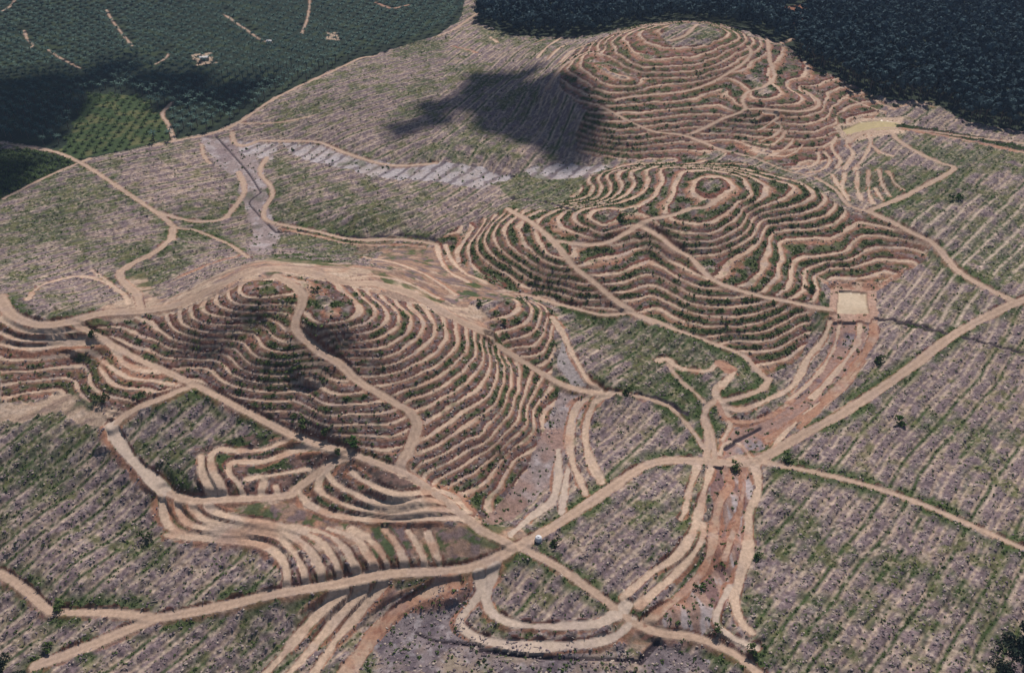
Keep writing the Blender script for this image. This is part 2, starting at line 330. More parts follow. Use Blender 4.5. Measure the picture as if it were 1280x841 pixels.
def smooth_line(W, step=1.6):
    """Catmull-Rom through world points, resampled"""
    W = np.vstack([2*W[0]-W[1], W, 2*W[-1]-W[-2]]); out = []
    for i in range(1, len(W)-2):
        p0, p1, p2, p3 = W[i-1:i+3]; n = max(2, int(np.hypot(*(p2-p1))/step))
        t = np.linspace(0, 1, n, endpoint=False)[:, None]
        out.append(.5*((2*p1)+(-p0+p2)*t+(2*p0-5*p1+4*p2-p3)*t*t+(-p0+3*p1-3*p2+p3)*t**3))
    out.append(W[-2:-1]); return np.vstack(out)

KIND = {'road':1, 'bench':2, 'orange':3, 'drain':4, 'pale':5}
E = np.full(XX.shape, 99.0, np.float32); ZP = np.zeros(XX.shape, np.float32); TY = np.zeros(XX.shape, np.int8); AL = np.zeros(XX.shape, np.float32)
RE = np.full(XX.shape, 99.0, np.float32)
WL = []
SW = np.full(XX.shape, 1e-9, np.float32); SZ = np.zeros(XX.shape, np.float32)
for kind, w, p, pr in PATHS:
    w = w*(.86 if kind == 'road' else .9 if kind == 'bench' else 1)
    W = smooth_line(ground_hit(p[:, 0], p[:, 1])); WL.append((kind, w, W))
    z = base_h(W[:, 0], W[:, 1])
    nb = 7 if kind in ('road', 'pale') else 5
    zz = np.convolve(np.pad(z, nb, mode='edge'), np.ones(2*nb+1)/(2*nb+1), 'valid')
    s = np.r_[0, np.cumsum(np.hypot(*np.diff(W, axis=0).T))]
    ww = w*(1 + .22*np.sin(s/11.0+len(W)) + .14*np.sin(s/4.3+1.3*len(W))) if kind != 'road' else w*(1+.07*np.sin(s/9))
    M = w/2 + (2.5 if kind == 'drain' else 8.0)
    m_ = W[:, 1] > 120; us = W[m_, 0]/(W[m_, 1]+Y0); mm = M/(W[m_, 1].min()+Y0)+.004
    J0 = max(is0+int((math.log(max(W[m_, 1].min()-M, 150)+Y0)-S0)/(S1-S0)*(NS-1))-1, 0); J1 = min(is0+int((math.log(W[m_, 1].max()+M+Y0)-S0)/(S1-S0)*(NS-1))+3, NR)
    I0 = max(iu0+int((us.min()-mm-U0)/(U1-U0)*(NU-1))-2, 0); I1 = min(iu0+int((us.max()+mm-U0)/(U1-U0)*(NU-1))+4, NC)
    if J1 <= J0 or I1 <= I0: continue
    TE = np.full((J1-J0, I1-I0), 99., np.float32); TZ = np.zeros_like(TE)
    for i in range(len(W)-1):
        a, b = W[i], W[i+1]; d = b-a; L2 = d@d
        if L2 < 1e-6: continue
        ymin, ymax = min(a[1], b[1])-M, max(a[1], b[1])+M
        if ymax < 150: continue
        j0 = is0+int((math.log(max(ymin, 150)+Y0)-S0)/(S1-S0)*(NS-1)); j1 = is0+int((math.log(ymax+Y0)-S0)/(S1-S0)*(NS-1))+2
        ys = a[1]+Y0; k = M/ys+.002
        umin, umax = min(a[0]/(a[1]+Y0), b[0]/(b[1]+Y0))-k, max(a[0]/(a[1]+Y0), b[0]/(b[1]+Y0))+k
        i0 = iu0+int((umin-U0)/(U1-U0)*(NU-1)); i1 = iu0+int((umax-U0)/(U1-U0)*(NU-1))+2
        j0, i0 = max(j0, J0), max(i0, I0); j1, i1 = min(j1, J1), min(i1, I1)
        if j1 <= j0 or i1 <= i0: continue
        x = XX[j0:j1, i0:i1]-a[0]; y = YY[j0:j1, i0:i1]-a[1]
        t = np.clip((x*d[0]+y*d[1])/L2, 0, 1)
        dist = np.hypot(x-t*d[0], y-t*d[1])
        e = dist-(ww[i]*(1-t)+ww[i+1]*t)/2
        if kind == 'drain': e = e+0.001
        te = TE[j0-J0:j1-J0, i0-I0:i1-I0]; m0 = (e < te) & (e < M); te[m0] = e[m0]; TZ[j0-J0:j1-J0, i0-I0:i1-I0][m0] = (zz[i]*(1-t)+zz[i+1]*t)[m0]
        m = (e < E[j0:j1, i0:i1]) & (e < M)
        if kind == 'drain': m &= (TY[j0:j1, i0:i1] != 1) | (E[j0:j1, i0:i1] > .4)
        E[j0:j1, i0:i1][m] = e[m]; TY[j0:j1, i0:i1][m] = KIND[kind]
        AL[j0:j1, i0:i1][m] = (s[i]+t*math.sqrt(L2))[m]
        if kind == 'road':
            r = RE[j0:j1, i0:i1]; np.minimum(r, e, out=r)
    if kind != 'drain':
        wq = np.where(TE < 98, (np.maximum(TE, 0)+.5)**-4.0, 0)*(60 if kind == 'road' else 1); SW[J0:J1, I0:I1] += wq; SZ[J0:J1, I0:I1] += wq*TZ
ZP = np.where(SW > 1e-8, SZ/SW, HB).astype(np.float32)

# ------------------------------------------------------------------ areas (map polygons)
def inside(poly_px, jit=2.0, ox=0, oy=0):
    W = ground_hit(poly_px[:, 0], poly_px[:, 1])
    x0, y0 = W.min(0)-6; x1, y1 = W.max(0)+6
    m = np.zeros(XX.shape, bool)
    idx = np.nonzero((XX > x0) & (XX < x1) & (YY > y0) & (YY < y1))
    x = XX[idx]; y = YY[idx]
    if jit: x, y = x+(fbm(x, y, 9, 5)-.5)*4*jit, y+(fbm(x, y, 9, 9)-.5)*4*jit
    c = np.zeros(len(x), bool)
    for i in range(len(W)):
        xa, ya = W[i]; xb, yb = W[i-1]
        if ya == yb: continue
        c ^= ((ya > y) != (yb > y)) & (x < (xb-xa)*(y-ya)/(yb-ya)+xa)
    m[idx] = c; return m
def area(s, jit=2.0): return inside(pl(s), jit)

# hills whose slopes are cut into benches along the contours
terr = area('0,378 12,395 60,408 100,404 180,392 230,382 275,363 300,345 345,340 380,345 430,355 480,360 520,375 560,394 600,415 640,446 690,478 705,500 700,540 660,580 640,620 600,655 560,630 520,602 480,582 400,557 300,512 240,484 140,530 75,492 0,505', 1)
terr |= area('600,402 650,370 690,385 695,440 688,470 650,450', .6)
terr |= area('545,303 570,285 592,276 612,270 640,260 660,262 690,262 720,240 735,222 780,203 850,198 905,200 945,208 985,222 1025,240 1055,262 1085,268 1130,288 1165,305 1150,330 1095,352 1050,352 1022,345 1030,370 1015,395 1012,425 1005,445 960,470 930,446 850,414 800,398 720,384 660,366 625,362 590,335 560,325', 1)
terr |= area('700,80 720,60 760,45 800,25 870,20 935,45 985,60 1030,85 1060,105 1110,128 1090,148 1050,155 1050,190 1010,215 960,200 905,195 850,198 780,200 720,190 720,165 735,140 700,112', 1)
soil = area('150,358 205,374 300,332 340,322 430,330 480,336 530,350 575,378 620,400 610,420 570,402 520,380 470,366 400,350 345,346 280,366 230,386 180,396 172,380', 2)
soil2 = area('480,312 545,307 570,330 610,352 650,366 640,378 600,374 575,385 545,375 500,345 455,328', 3) | area('203,622 370,622 420,642 560,651 606,662 604,690 560,700 420,690 345,680 212,668', 2)
soil |= soil2
soil |= area('0,505 50,500 76,490 140,512 160,520 140,545 70,520 0,525', 3) | area('478,580 515,582 533,602 524,614 490,610', .5)
soil |= area('75,400 100,398 170,370 150,350 185,340 190,392 110,402', 2)
terr &= ~area('826,46 840,31 876,29 902,42 884,56 842,59', 1)
soil |= area('610,655 650,660 670,680 645,690 600,690', 1.0) | area('770,770 800,770 830,795 800,812 770,800', 1.5)
soil |= area('890,568 960,562 965,580 890,584', 1)
floorA = area('250,172 292,172 318,190 326,205 332,230 336,265 350,292 330,318 306,312 318,290 306,255 298,240 300,222 270,205', 1.5)
white = area('352,177 400,180 440,193 520,206 600,207 640,222 600,236 540,226 470,222 410,206 362,192', 1.5) | area('648,212 700,203 770,205 730,220 670,224', 1.5) | area('300,176 350,180 340,200 300,190', 2)
floorB = area('1040,402 1090,404 1062,460 1000,522 950,560 902,572 905,540 960,520 1010,485 1035,440', 1.5)
floorC = area('884,582 946,582 938,650 922,740 880,795 800,795 850,745 878,705 890,640', 1)
floorD = area('555,725 595,735 580,790 640,812 760,815 830,806 950,845 440,845 480,790', 2.5)
floorE = area('700,490 738,492 708,550 690,600 640,650 600,655 640,605 668,560', 1.5)
grey = area('702,425 712,440 737,485 715,482 697,455', .5)
pond1 = area('1049,363 1084,366 1086,392 1047,392', .6); rim1 = area('1038,355 1096,358 1098,404 1036,402', .6)
pond2 = area('1052,160 1075,152 1100,150 1124,153 1118,161 1078,163 1060,170', .4)
rim2 = area('1040,160 1075,146 1130,146 1130,165 1060,178', 1)
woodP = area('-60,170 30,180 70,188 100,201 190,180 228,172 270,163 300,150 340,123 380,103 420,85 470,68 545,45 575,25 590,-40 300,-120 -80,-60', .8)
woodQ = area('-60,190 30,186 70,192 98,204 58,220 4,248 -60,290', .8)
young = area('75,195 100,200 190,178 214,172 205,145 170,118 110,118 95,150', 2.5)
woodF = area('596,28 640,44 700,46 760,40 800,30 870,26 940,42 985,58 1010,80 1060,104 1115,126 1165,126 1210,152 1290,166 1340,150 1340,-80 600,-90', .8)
clearP = area('240,68 262,66 270,78 246,82', 2) | area('408,40 424,40 426,50 408,50', 2); redpond = area('1014,338 1036,352 1100,352 1135,333 1122,348 1098,362 1036,360', 1)
clear = area('975,8 1005,5 1015,20 1000,32 980,28', 1.5)

# ------------------------------------------------------------------ heights
N1 = fbm(XX, YY, 3.2, 1, 2); N2 = fbm(XX, YY, 14, 2, 3); N3 = fbm(XX, YY, 70, 3, 3); N4 = vnoise(XX, YY, 1.3, 8)
k = HB/DZ + (N2-.5)*.22 + (vnoise(XX, YY, 7, 91)-.5)*.16
k0 = np.round(k); d = k-k0
spacing = DZ/GRAD
hw = np.clip(1.4/spacing, .075, .15) * (1+(N2-.5)*.9+(vnoise(XX, YY, 5, 77)-.5)*.6)
hw = np.where(YY > 590, hw*.8, hw)
ad = np.abs(d)
up = np.where(d < hw, d*.2, np.where(d < hw+.08, hw*.2+(d-hw)/.08*(.28-hw*.2), .28+(d-hw-.08)/np.maximum(.5-hw-.08, .02)*.22))
s1_ = .14; dn = np.where(ad < hw, ad*.12, np.where(ad < hw+s1_, hw*.12+(ad-hw)/s1_*(.35-hw*.12), .35+(ad-hw-s1_)/np.maximum(.5-hw-s1_, .02)*.15))
HT = (k0+np.where(d >= 0, up, -dn))*DZ - ((N2-.5)*.22 + (vnoise(XX, YY, 7, 91)-.5)*.16)*DZ
tm = terr & (GRAD > .07)
HH = np.where(tm, HT, HB)
bench = tm & (ad < hw)
spill = tm & (d < 0) & (ad >= hw); spillt = np.where(spill, (ad-hw)/(.5-hw), 1.0)
cut = tm & (d > 0) & (ad >= hw) & (ad < hw+.12)

# planting rows
ang = np.where((XX < -60) & (YY > 480), 34.0, np.where((XX < 90) & (YY > 600), 67.0, 48.0))
ca, sa_ = np.cos(np.radians(ang)), np.sin(np.radians(ang))
RS = np.where(YY > 560, 10.5, 8.4)
rc = (-sa_*XX+ca*YY)/RS + (N2-.5)*.22 + (N3-.5)*1.0
rl = (ca*XX+sa_*YY)
rf = rc-np.floor(rc)
wind = sst(.02, .16, rf)*sst(.56, .40, rf)                       # the heaped trunks of the old crop
gline = np.exp(-((rf-.80)/.085)**2)
fld = ~tm & ~(soil | floorA | white | floorB | floorC | floorD | floorE | grey | rim1 | rim2 | woodP | woodQ | woodF)
HH = HH + np.where(fld, wind*(.35+.8*N1) + (N4-.5)*.55 + (N1-.5)*.6, 0)
HH = HH + np.where(tm & ~bench, (N1-.5)*.9 + (N4-.5)*.35, 0) + np.where(soil | floorD | floorE | floorA, (N1-.5)*.35, 0)
HH = np.where(pond1, base_h(*ground_hit(1065, 380)[0])-.4, HH); HH = np.where(pond2, base_h(*ground_hit(1090, 157)[0])-.3, HH)
r1 = rim1 & ~pond1; HH = np.where(r1, HH*.2+.8*(base_h(*ground_hit(1065, 380)[0])+.9), HH)
# lay the roads and benches into the slope: cut above, fill below
on = (TY > 0) & (TY != 4) & ~pond1 & ~pond2
e = np.maximum(E, 0)
flat = ZP+.1
cutl, fill = flat+e*1.5, flat-e*.75
Hr = np.minimum(np.maximum(HH, fill), cutl)
HR = np.where(on & (E < 0), flat-.12*np.abs(E/2.0)*0+(N1-.5)*.12, np.where(on, Hr, HH))
filled = on & (E > 0) & (HH < fill+.25) & (E < 4.5)
cutr = on & (E > 0) & (HH > cutl-.2) & (E < 3)
dr = (TY == 4) & (E < .6)
HH = np.where(dr, HR-.9*sst(.6, -.6, E), HR)
flc = floorA | floorB | floorC

# ------------------------------------------------------------------ ground colours (albedo of soil, brushwood and cover plants, plus painted shade on the cut banks)
def col(*c): return np.array(c, np.float32)
TAN, ROAD, PALE = col(.45,.33,.245), col(.375,.268,.20), col(.45,.355,.285)
ORANGE, RED, DARK = col(.31,.15,.095), col(.175,.066,.046), col(.04,.028,.028)
DEB, DEBL, ROWSOIL = col(.165,.122,.128), col(.30,.24,.232), col(.39,.29,.215)
GREEN, OLIVE, WHITE = col(.045,.074,.022), col(.13,.125,.055), col(.37,.33,.335)
COL = np.zeros(XX.shape+(3,), np.float32)
def mixc(m, c, a=1.0):
    """mix colour c into the ground where m (bool or weight)"""
    w = np.asarray(m, np.float32)*a
    COL[...] += (c-COL)*w[..., None]
NA = fbm(XX, YY, 2.2, 21, 2); NB = fbm(XX, YY, 5.0, 22, 2); NG = fbm(XX, YY, 45, 23, 3); NH = fbm(XX, YY, 11, 24, 2); ND = vnoise(XX, YY, 1.0, 25)
# how green each part of the land is
GB = np.zeros(XX.shape, np.float32)
for s_, g_ in (('545,303 570,285 640,258 735,222 850,198 945,208 1055,262 1165,305 1150,330 1050,352 1015,395 960,470 846,414 720,384 625,362 560,325', .06), ('700,80 800,25 935,45 1060,105 1110,128 1050,190 905,195 720,190', .03),
               ('150,545 200,500 245,487 340,545 250,560 255,615 210,612', .15), ('0,205 100,205 170,250 215,285 150,345 60,400 0,380', .06), ('0,520 140,545 170,590 80,660 0,660', .07), ('110,205 190,180 260,175 300,240 200,262', -.02),
               ('300,160 460,70 590,22 700,50 700,90 640,200 470,200', .05), ('1090,165 1130,155 1280,190 1280,360 1200,330 1085,262 1190,212', .13), ('1100,410 1200,335 1280,375 1190,418', .10), ('335,200 480,205 620,245 560,300 340,278', .05),
               ('800,430 880,440 960,480 890,570 780,492', .10), ('960,560 1190,425 1280,445 1280,690 1080,600', .04), ('620,225 740,205 725,260 640,250', .22), ('350,350 390,350 400,400 372,400', .1)):
    GB = np.where(area(s_, 6), g_, GB)
# base: brushwood and soil between the rows
mixc(np.ones(XX.shape), DEB); mixc(sst(.42, .70, NA), DEBL, .75); mixc(sst(.50, .75, NB), ROWSOIL, .5); mixc(sst(.56, .72, ND*.5+NA*.5), col(.06,.047,.06), .7)
strip = (1-wind)
sq = sst(.25, .55, NA*.5+NB*.5)*fld
mixc(strip*sq*np.exp(-((rf-.02)/.09)**2), ROWSOIL*1.05, .85); mixc(strip*sq*np.exp(-((rf-1.)/.09)**2), ROWSOIL*1.05, .85); mixc(strip*sq*np.exp(-((rf-.64)/.07)**2), ROWSOIL*1.15, .9)
dots = np.cos(rl/4.3*2*PI+np.floor(rc)*2.1)*.5+.5
mixc(np.exp(-((rf-.64)/.09)**2)*sst(.55, .9, dots+(NB-.5)*.6)*fld, PALE, .6)
ri = np.floor(rc).astype(np.int32); rh = _T[ri & 511, 7]; r2 = _T[ri & 511, 19]
mixc(fld*np.exp(-((rf-.82)/.10)**2)*sst(.34, .50, NG*.40+NH*.40+NB*.2+GB+(rh-.5)*.42), GREEN*.9, .92)
mixc(fld*np.exp(-((rf-.64)/.09)**2)*(r2 > .45)*sst(.25,.5,NB), PALE*.92, .6)
mixc(fld*sst(.50, .64, NG*.45+NH*.3+NB*.25+GB*.8), GREEN, .7)
mixc(fld*sst(.60, .74, NB*.6+NH*.4+GB*.5), OLIVE, .6)
mixc(fld*sst(.58, .74, vnoise(XX, YY, 1.2, 61)*.6+NA*.4), DARK, .55); mixc(fld*sst(.60, .74, vnoise(XX, YY, 1.1, 63)*.65+NA*.35), PALE, .5)
# roadside cover plants
mg = (RE > 0)*sst(8.5, 1.0, RE)*sst(.34, .55, NH*.6+NB*.4)*(~soil)
mixc(mg*fld*sst(700, 480, YY), GREEN, .85)
# terraces
tg = sst(.43, .60, NG*.4+NB*.6+GB*.9)
nb_ = tm & ~bench
redb = area('690,95 760,45 850,25 930,50 940,75 880,120 780,125', 6)*.9 + area('200,380 300,345 380,345 380,440 250,430', 5)*.7 + area('-20,400 130,400 180,470 145,520 -20,505', 5)*.9 + area('1000,60 1110,130 1060,170 1000,215 940,180', 5)*.5 + area('1020,300 1165,300 1150,335 1030,350', 3)*.6; mixc(nb_, col(.138,.080,.068)); mixc(nb_*sst(.45, .62, NH*.6+NA*.4), col(.085,.065,.072), .85); mixc(nb_*np.clip(redb, 0, 1)*sst(.2,.5,NB), col(.225,.108,.078)); GB -= redb*.08
mixc(nb_*sst(.5, .75, NA), DEBL, .6); mixc(nb_*tg, GREEN, .8); mixc(nb_*sst(.58, .72, NH*.5+NA*.5), OLIVE, .4)
sp = (spillt < .8)*spill
spb = sst(.82, .25, spillt+(NB-.5)*.8)
mixc(sp*spb*sst(.22, .42, NG*.4+NH*.6+.10-GB*.3), col(.275,.130,.084), .96)
mixc(sp*sst(.45, .05, spillt+(NB-.5)*.5), TAN*.86, .6)
mixc(cut, RED, .85); mixc(cut*sst(.40, .62, NB), DARK, .6)  # red soil of the cut banks, with their shade painted in as dark patches
mixc(bench, TAN); mixc(bench*sst(.50, .8, NB), ORANGE, .4); mixc(bench*sst(.60, .78, NH*.5+NA*.5+GB*.3), GREEN, .55); mixc(bench*sst(.55, .75, fbm(XX, YY, 6, 71, 2)), DEBL*.9, .45)
# bare ground
trk = fbm(XX*.35+YY*.10, YY*1.2-XX*.25, 4.0, 33, 3)
mixc(soil, TAN*.86); mixc(soil2, col(.27,.17,.12)); mixc(soil2*sst(.45, .62, NB), col(.15,.095,.08), .6); mixc(soil*sst(.45, .7, NH), ORANGE, .55); mixc(soil*sst(.52, .68, trk), col(.19,.13,.105), .7); mixc(soil*sst(.40, .30, trk), PALE, .5); mixc(soil*sst(.56, .72, NB*.6+NH*.4), DEB, .6); mixc(soil*sst(.54, .66, NG*.4+NH*.45+NB*.15), GREEN, .75)
for m in (floorA, floorE): mixc(m, col(.26,.205,.195)); mixc(m*sst(.5, .75, NB), WHITE, .6); mixc(m*sst(.55, .75, NH), DEB, .6); mixc(m*sst(.6,.75,NG*.4+NH*.6), GREEN, .5)
mixc(floorE*sst(.4, .7, NH), col(.27,.165,.13), .7)
st = np.sin((XX*.80-YY*.60)/1.7+(NB-.5)*2.5)*.5+.5
ln = area('1120,275 1230,240 1290,250 1290,365 1200,332', 3) | area('1095,352 1180,335 1262,380 1185,420 1105,408', 3); mixc(ln*np.exp(-((rf-.64)/.12)**2)*sst(.3,.5,NB*.5+NA*.5), PALE*.95, .85)
mixc(white, WHITE); mixc(white*sst(.58, .80, st*.75+NB*.25), col(.11,.085,.10), .8); mixc(white*sst(.42, .65, NA*.5+NH*.5), ROWSOIL*.9, .3); mixc(white*sst(.6, .7, NG*.4+NH*.6), GREEN, .5)
mixc(floorB, col(.28,.18,.15)); mixc(floorB*sst(.56, .7, NB*.5+NH*.5), col(.10,.075,.10), .8); mixc(floorB*sst(.55, .75, NH), WHITE*.8, .5); mixc(floorB*sst(.6,.75,NA), ORANGE, .5)
flow = fbm(XX*1.0+YY*.12, YY*.16, 3.0, 31, 3)
mixc(floorC, col(.27,.175,.14)); mixc(floorC*sst(.5, .62, flow), WHITE*1.05, .75); mixc(floorC*sst(.46, .36, flow), col(.12,.07,.075), .75); mixc(floorC*sst(.6, .75, NH), ORANGE, .5)
mixc(floorD, col(.185,.15,.155)); mixc(floorD*sst(.45, .7, NB), col(.085,.068,.085), .7); mixc(floorD*sst(.5, .75, NH), ROWSOIL, .7); mixc(floorD*sst(.6, .75, NA), WHITE*.9, .5); mixc(floorD*sst(.6, .72, NG*.4+NH*.6), GREEN, .7)
mixc(grey, col(.27,.235,.23)); mixc(rim1 & ~pond1, col(.36,.24,.185)); mixc((rim1 & ~pond1)*sst(.45,.7,NH), ORANGE, .4); mixc(pond1, col(.44,.35,.25)); mixc(pond1*sst(.4,.7,NH), col(.38,.29,.2)); mixc(rim2, TAN); mixc(pond2, col(.40,.32,.17))
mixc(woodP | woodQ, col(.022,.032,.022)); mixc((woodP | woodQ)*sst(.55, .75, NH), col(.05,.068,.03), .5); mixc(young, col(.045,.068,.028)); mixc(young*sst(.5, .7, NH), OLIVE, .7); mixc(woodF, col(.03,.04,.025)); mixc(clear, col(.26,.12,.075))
mixc(clearP, ROWSOIL, .9)
mixc(redpond, col(.27,.15,.105)); mixc(redpond*sst(.5,.7,NB), TAN, .6)
gs = area('462,336 490,343 522,357 548,378 530,380 500,366 478,350', 3) | area('300,330 340,318 430,322 445,335 380,330', 3); mixc(gs*sst(.35, .6, NH*.5+NB*.5), GREEN, .85)
br = area('445,300 545,306 575,345 520,350 470,330', 4); mixc(br*sst(.35, .65, NB*.5+NH*.5), col(.21,.135,.105), .7)
de = area('245,560 330,540 420,556 480,578 600,640 590,654 420,650 370,624 250,622', 1) & (E > .9)
mixc(de, col(.15,.095,.08)); mixc(de*sst(.42, .58, NB*.6+NA*.4), col(.06,.05,.045), .85); mixc(de*sst(.48, .6, NH*.5+NB*.5), GREEN, .8)
f2 = soil2 & (E > .7); mixc(f2*sst(.48, .62, NB*.6+NH*.4), DEB*.8, .75); mixc(f2*sst(.53, .64, NA*.4+NH*.6), GREEN, .8)
dk = area('1120,154 1180,163 1230,171 1288,185 1288,191 1230,178 1180,169 1122,161', .6) | area('1120,400 1190,417 1192,421 1120,405', .5); mixc(dk, GREEN*.5); mixc(dk*sst(.5,.65,NB), DARK, .8)
# roads, benches, spoil
mixc(filled*sst(4.5, .5, E+(NH-.5)*4)*(TY != 1), ORANGE, .85); mixc(filled*sst(2.5, .3, E+(NH-.5)*3)*(TY == 1), ORANGE, .5)
mixc(cutr*sst(2.6, .2, E+(NB-.5)*1.5), RED*.9, .85)
core = sst(.45, -.35, E+(NB-.5)*1.5+(vnoise(XX, YY, 1.5, 88)-.5)*.9)
mixc((TY == 1)*core, ROAD); mixc((TY == 2)*core, TAN*1.04); mixc((TY == 3)*core, (ORANGE*.72+TAN*.25)); mixc((TY == 3)*core*sst(.42, .65, NB*.5+NH*.5), TAN*.9, .75); mixc((TY == 3)*core*sst(.6, .75, NA), RED, .5); mixc((TY == 5)*core, PALE)
mixc((TY == 2)*core*sst(.58, .8, NH), ORANGE, .45)
mixc(((TY > 0) & (TY != 4))*core*sst(.5, .8, fbm(XX, YY, 7, 41, 2)), DEBL, .25)
rut = np.exp(-((E+1.25)/.28)**2)*(TY == 1)*core; mixc(rut, ROAD*1.18, .55)
mixc(((TY == 1) & (E < 0))*np.exp(-((E+2.5)/.5)**2), ROAD*.82, .5)
mixc(dr*sst(.6, 0., E), col(.05,.038,.045))
COL *= (.86+.28*ND)[..., None]
COL *= (.9+.2*vnoise(XX, YY, 30, 51))[..., None]

# ------------------------------------------------------------------ materials
def mat(name, rough=.95, spec=.15):
    m = bpy.data.materials.new(name); m.use_nodes = True
    b = m.node_tree.nodes['Principled BSDF']; b.inputs['Roughness'].default_value = rough; b.inputs['Specular IOR Level'].default_value = spec
    return m, m.node_tree, b
def ground_mat(name, grain, lo, hi, bump, rough=.96):
    m, nt, b = mat(name, rough, .1); N = nt.nodes; Lk = nt.links
    at = N.new('ShaderNodeAttribute'); at.attribute_name = 'soil'
    tc = N.new('ShaderNodeTexCoord'); nz = N.new('ShaderNodeTexNoise'); nz.inputs['Scale'].default_value = grain; nz.inputs['Detail'].default_value = 5; nz.inputs['Roughness'].default_value = .7
    Lk.new(tc.outputs['Object'], nz.inputs['Vector'])
    mr = N.new('ShaderNodeMapRange'); mr.inputs['From Min'].default_value = .3; mr.inputs['From Max'].default_value = .7; mr.inputs['To Min'].default_value = lo; mr.inputs['To Max'].default_value = hi
    Lk.new(nz.outputs['Fac'], mr.inputs['Value'])
    mx = N.new('ShaderNodeMix'); mx.data_type = 'RGBA'; mx.blend_type = 'MULTIPLY'; mx.inputs['Factor'].default_value = 1
    Lk.new(at.outputs['Color'], mx.inputs[6]); Lk.new(mr.outputs['Result'], mx.inputs[7]); Lk.new(mx.outputs[2], b.inputs['Base Color'])
    bp = N.new('ShaderNodeBump'); bp.inputs['Strength'].default_value = bump; bp.inputs['Distance'].default_value = .6
    Lk.new(nz.outputs['Fac'], bp.inputs['Height']); Lk.new(bp.outputs['Normal'], b.inputs['Normal'])
    return m
def plain_mat(name, c1, c2, scale, rough=.8, bump=0, spec=.2):
    m, nt, b = mat(name, rough, spec); N = nt.nodes; Lk = nt.links
    tc = N.new('ShaderNodeTexCoord'); nz = N.new('ShaderNodeTexNoise'); nz.inputs['Scale'].default_value = scale; nz.inputs['Detail'].default_value = 4
    Lk.new(tc.outputs['Object'], nz.inputs['Vector'])
    rp = N.new('ShaderNodeValToRGB'); rp.color_ramp.elements[0].position = .35; rp.color_ramp.elements[1].position = .65
    rp.color_ramp.elements[0].color = (*c1, 1); rp.color_ramp.elements[1].color = (*c2, 1)
    Lk.new(nz.outputs['Fac'], rp.inputs['Fac']); Lk.new(rp.outputs['Color'], b.inputs['Base Color'])
    return m
def leaf_mat(name, c1, c2, var=.45, scl=.09):
    """foliage: tone varies from clump to clump with the object and with place"""
    m, nt, b = mat(name, .85, .06); N = nt.nodes; Lk = nt.links
    ge = N.new('ShaderNodeNewGeometry'); oi = N.new('ShaderNodeObjectInfo'); nz = N.new('ShaderNodeTexNoise'); nz.inputs['Scale'].default_value = scl; nz.inputs['Detail'].default_value = 3
    Lk.new(ge.outputs['Position'], nz.inputs['Vector'])
    ad_ = N.new('ShaderNodeMath'); ad_.operation = 'MULTIPLY_ADD'; ad_.inputs[1].default_value = var; Lk.new(ge.outputs['Random Per Island'], ad_.inputs[0]); Lk.new(nz.outputs['Fac'], ad_.inputs[2])
    rp = N.new('ShaderNodeValToRGB'); rp.color_ramp.elements[0].position = .42; rp.color_ramp.elements[1].position = .55+var
    rp.color_ramp.elements[0].color = (*c1, 1); rp.color_ramp.elements[1].color = (*c2, 1)
    Lk.new(ad_.outputs[0], rp.inputs['Fac']); Lk.new(rp.outputs['Color'], b.inputs['Base Color'])
    return m
MG = ground_mat('ground_soil', .55, .62, 1.35, .7)
MR = ground_mat('packed_soil', .9, .86, 1.12, .2); MT = ground_mat('bench_soil', .7, .78, 1.18, .35); MS = ground_mat('stream_soil', .5, .65, 1.3, .5)
MP = ground_mat('muddy_water', .15, .96, 1.04, .02, .35)
M_PALM = leaf_mat('palm_frond', (.018,.046,.044), (.100,.155,.125)); M_YP = leaf_mat('young_palm_frond', (.028,.055,.018), (.075,.105,.04))
M_WOOD = leaf_mat('wood_leaf', (.016,.032,.042), (.060,.098,.105), .16, .13); M_TRK = plain_mat('bark', (.09,.07,.055), (.16,.13,.10), .8)
M_SCRUB = leaf_mat('scrub_leaf', (.028,.050,.014), (.10,.135,.045)); M_BUSH = leaf_mat('bush_leaf', (.025,.06,.015), (.07,.13,.03)); M_DARK = leaf_mat('dark_leaf', (.010,.018,.014), (.030,.042,.028))
M_STK, nts, bs = mat('cut_trunks', .9, .1)
_g = nts.nodes.new('ShaderNodeNewGeometry'); _r = nts.nodes.new('ShaderNodeValToRGB'); nts.links.new(_g.outputs['Random Per Island'], _r.inputs['Fac']); nts.links.new(_r.outputs['Color'], bs.inputs['Base Color'])
_r.color_ramp.elements[0].color = (.11,.082,.088,1); _r.color_ramp.elements[1].color = (.40,.33,.27,1)
for _p, _c in ((.35, (.15,.115,.128,1)), (.65, (.22,.18,.185,1)), (.85, (.31,.25,.215,1))): _e = _r.color_ramp.elements.new(_p); _e.color = _c

# ------------------------------------------------------------------ mesh helpers
def mesh_np(name, V, Fq, m, colr=None, parent=None):
    me = bpy.data.meshes.new(name); V = np.asarray(V, np.float32); Fq = np.asarray(Fq, np.int32)
    n, kf = Fq.shape
    me.vertices.add(len(V)); me.vertices.foreach_set('co', V.ravel())
    me.loops.add(n*kf); me.loops.foreach_set('vertex_index', Fq.ravel())
    me.polygons.add(n); me.polygons.foreach_set('loop_start', np.arange(0, n*kf, kf, dtype=np.int32))
    if colr is not None:
        a = me.attributes.new('soil', 'FLOAT_COLOR', 'POINT'); a.data.foreach_set('color', np.c_[colr, np.ones(len(colr))].astype(np.float32).ravel())
    me.materials.append(m); me.update(calc_edges=True)
    o = bpy.data.objects.new(name, me); C.objects.link(o)
    if parent: o.parent = parent
    return o
def tag(o, label=None, cat=None, group=None, kind=None):
    if label: o['label'] = label
    if cat: o['category'] = cat
    if group: o['group'] = group
    if kind: o['kind'] = kind
    return o

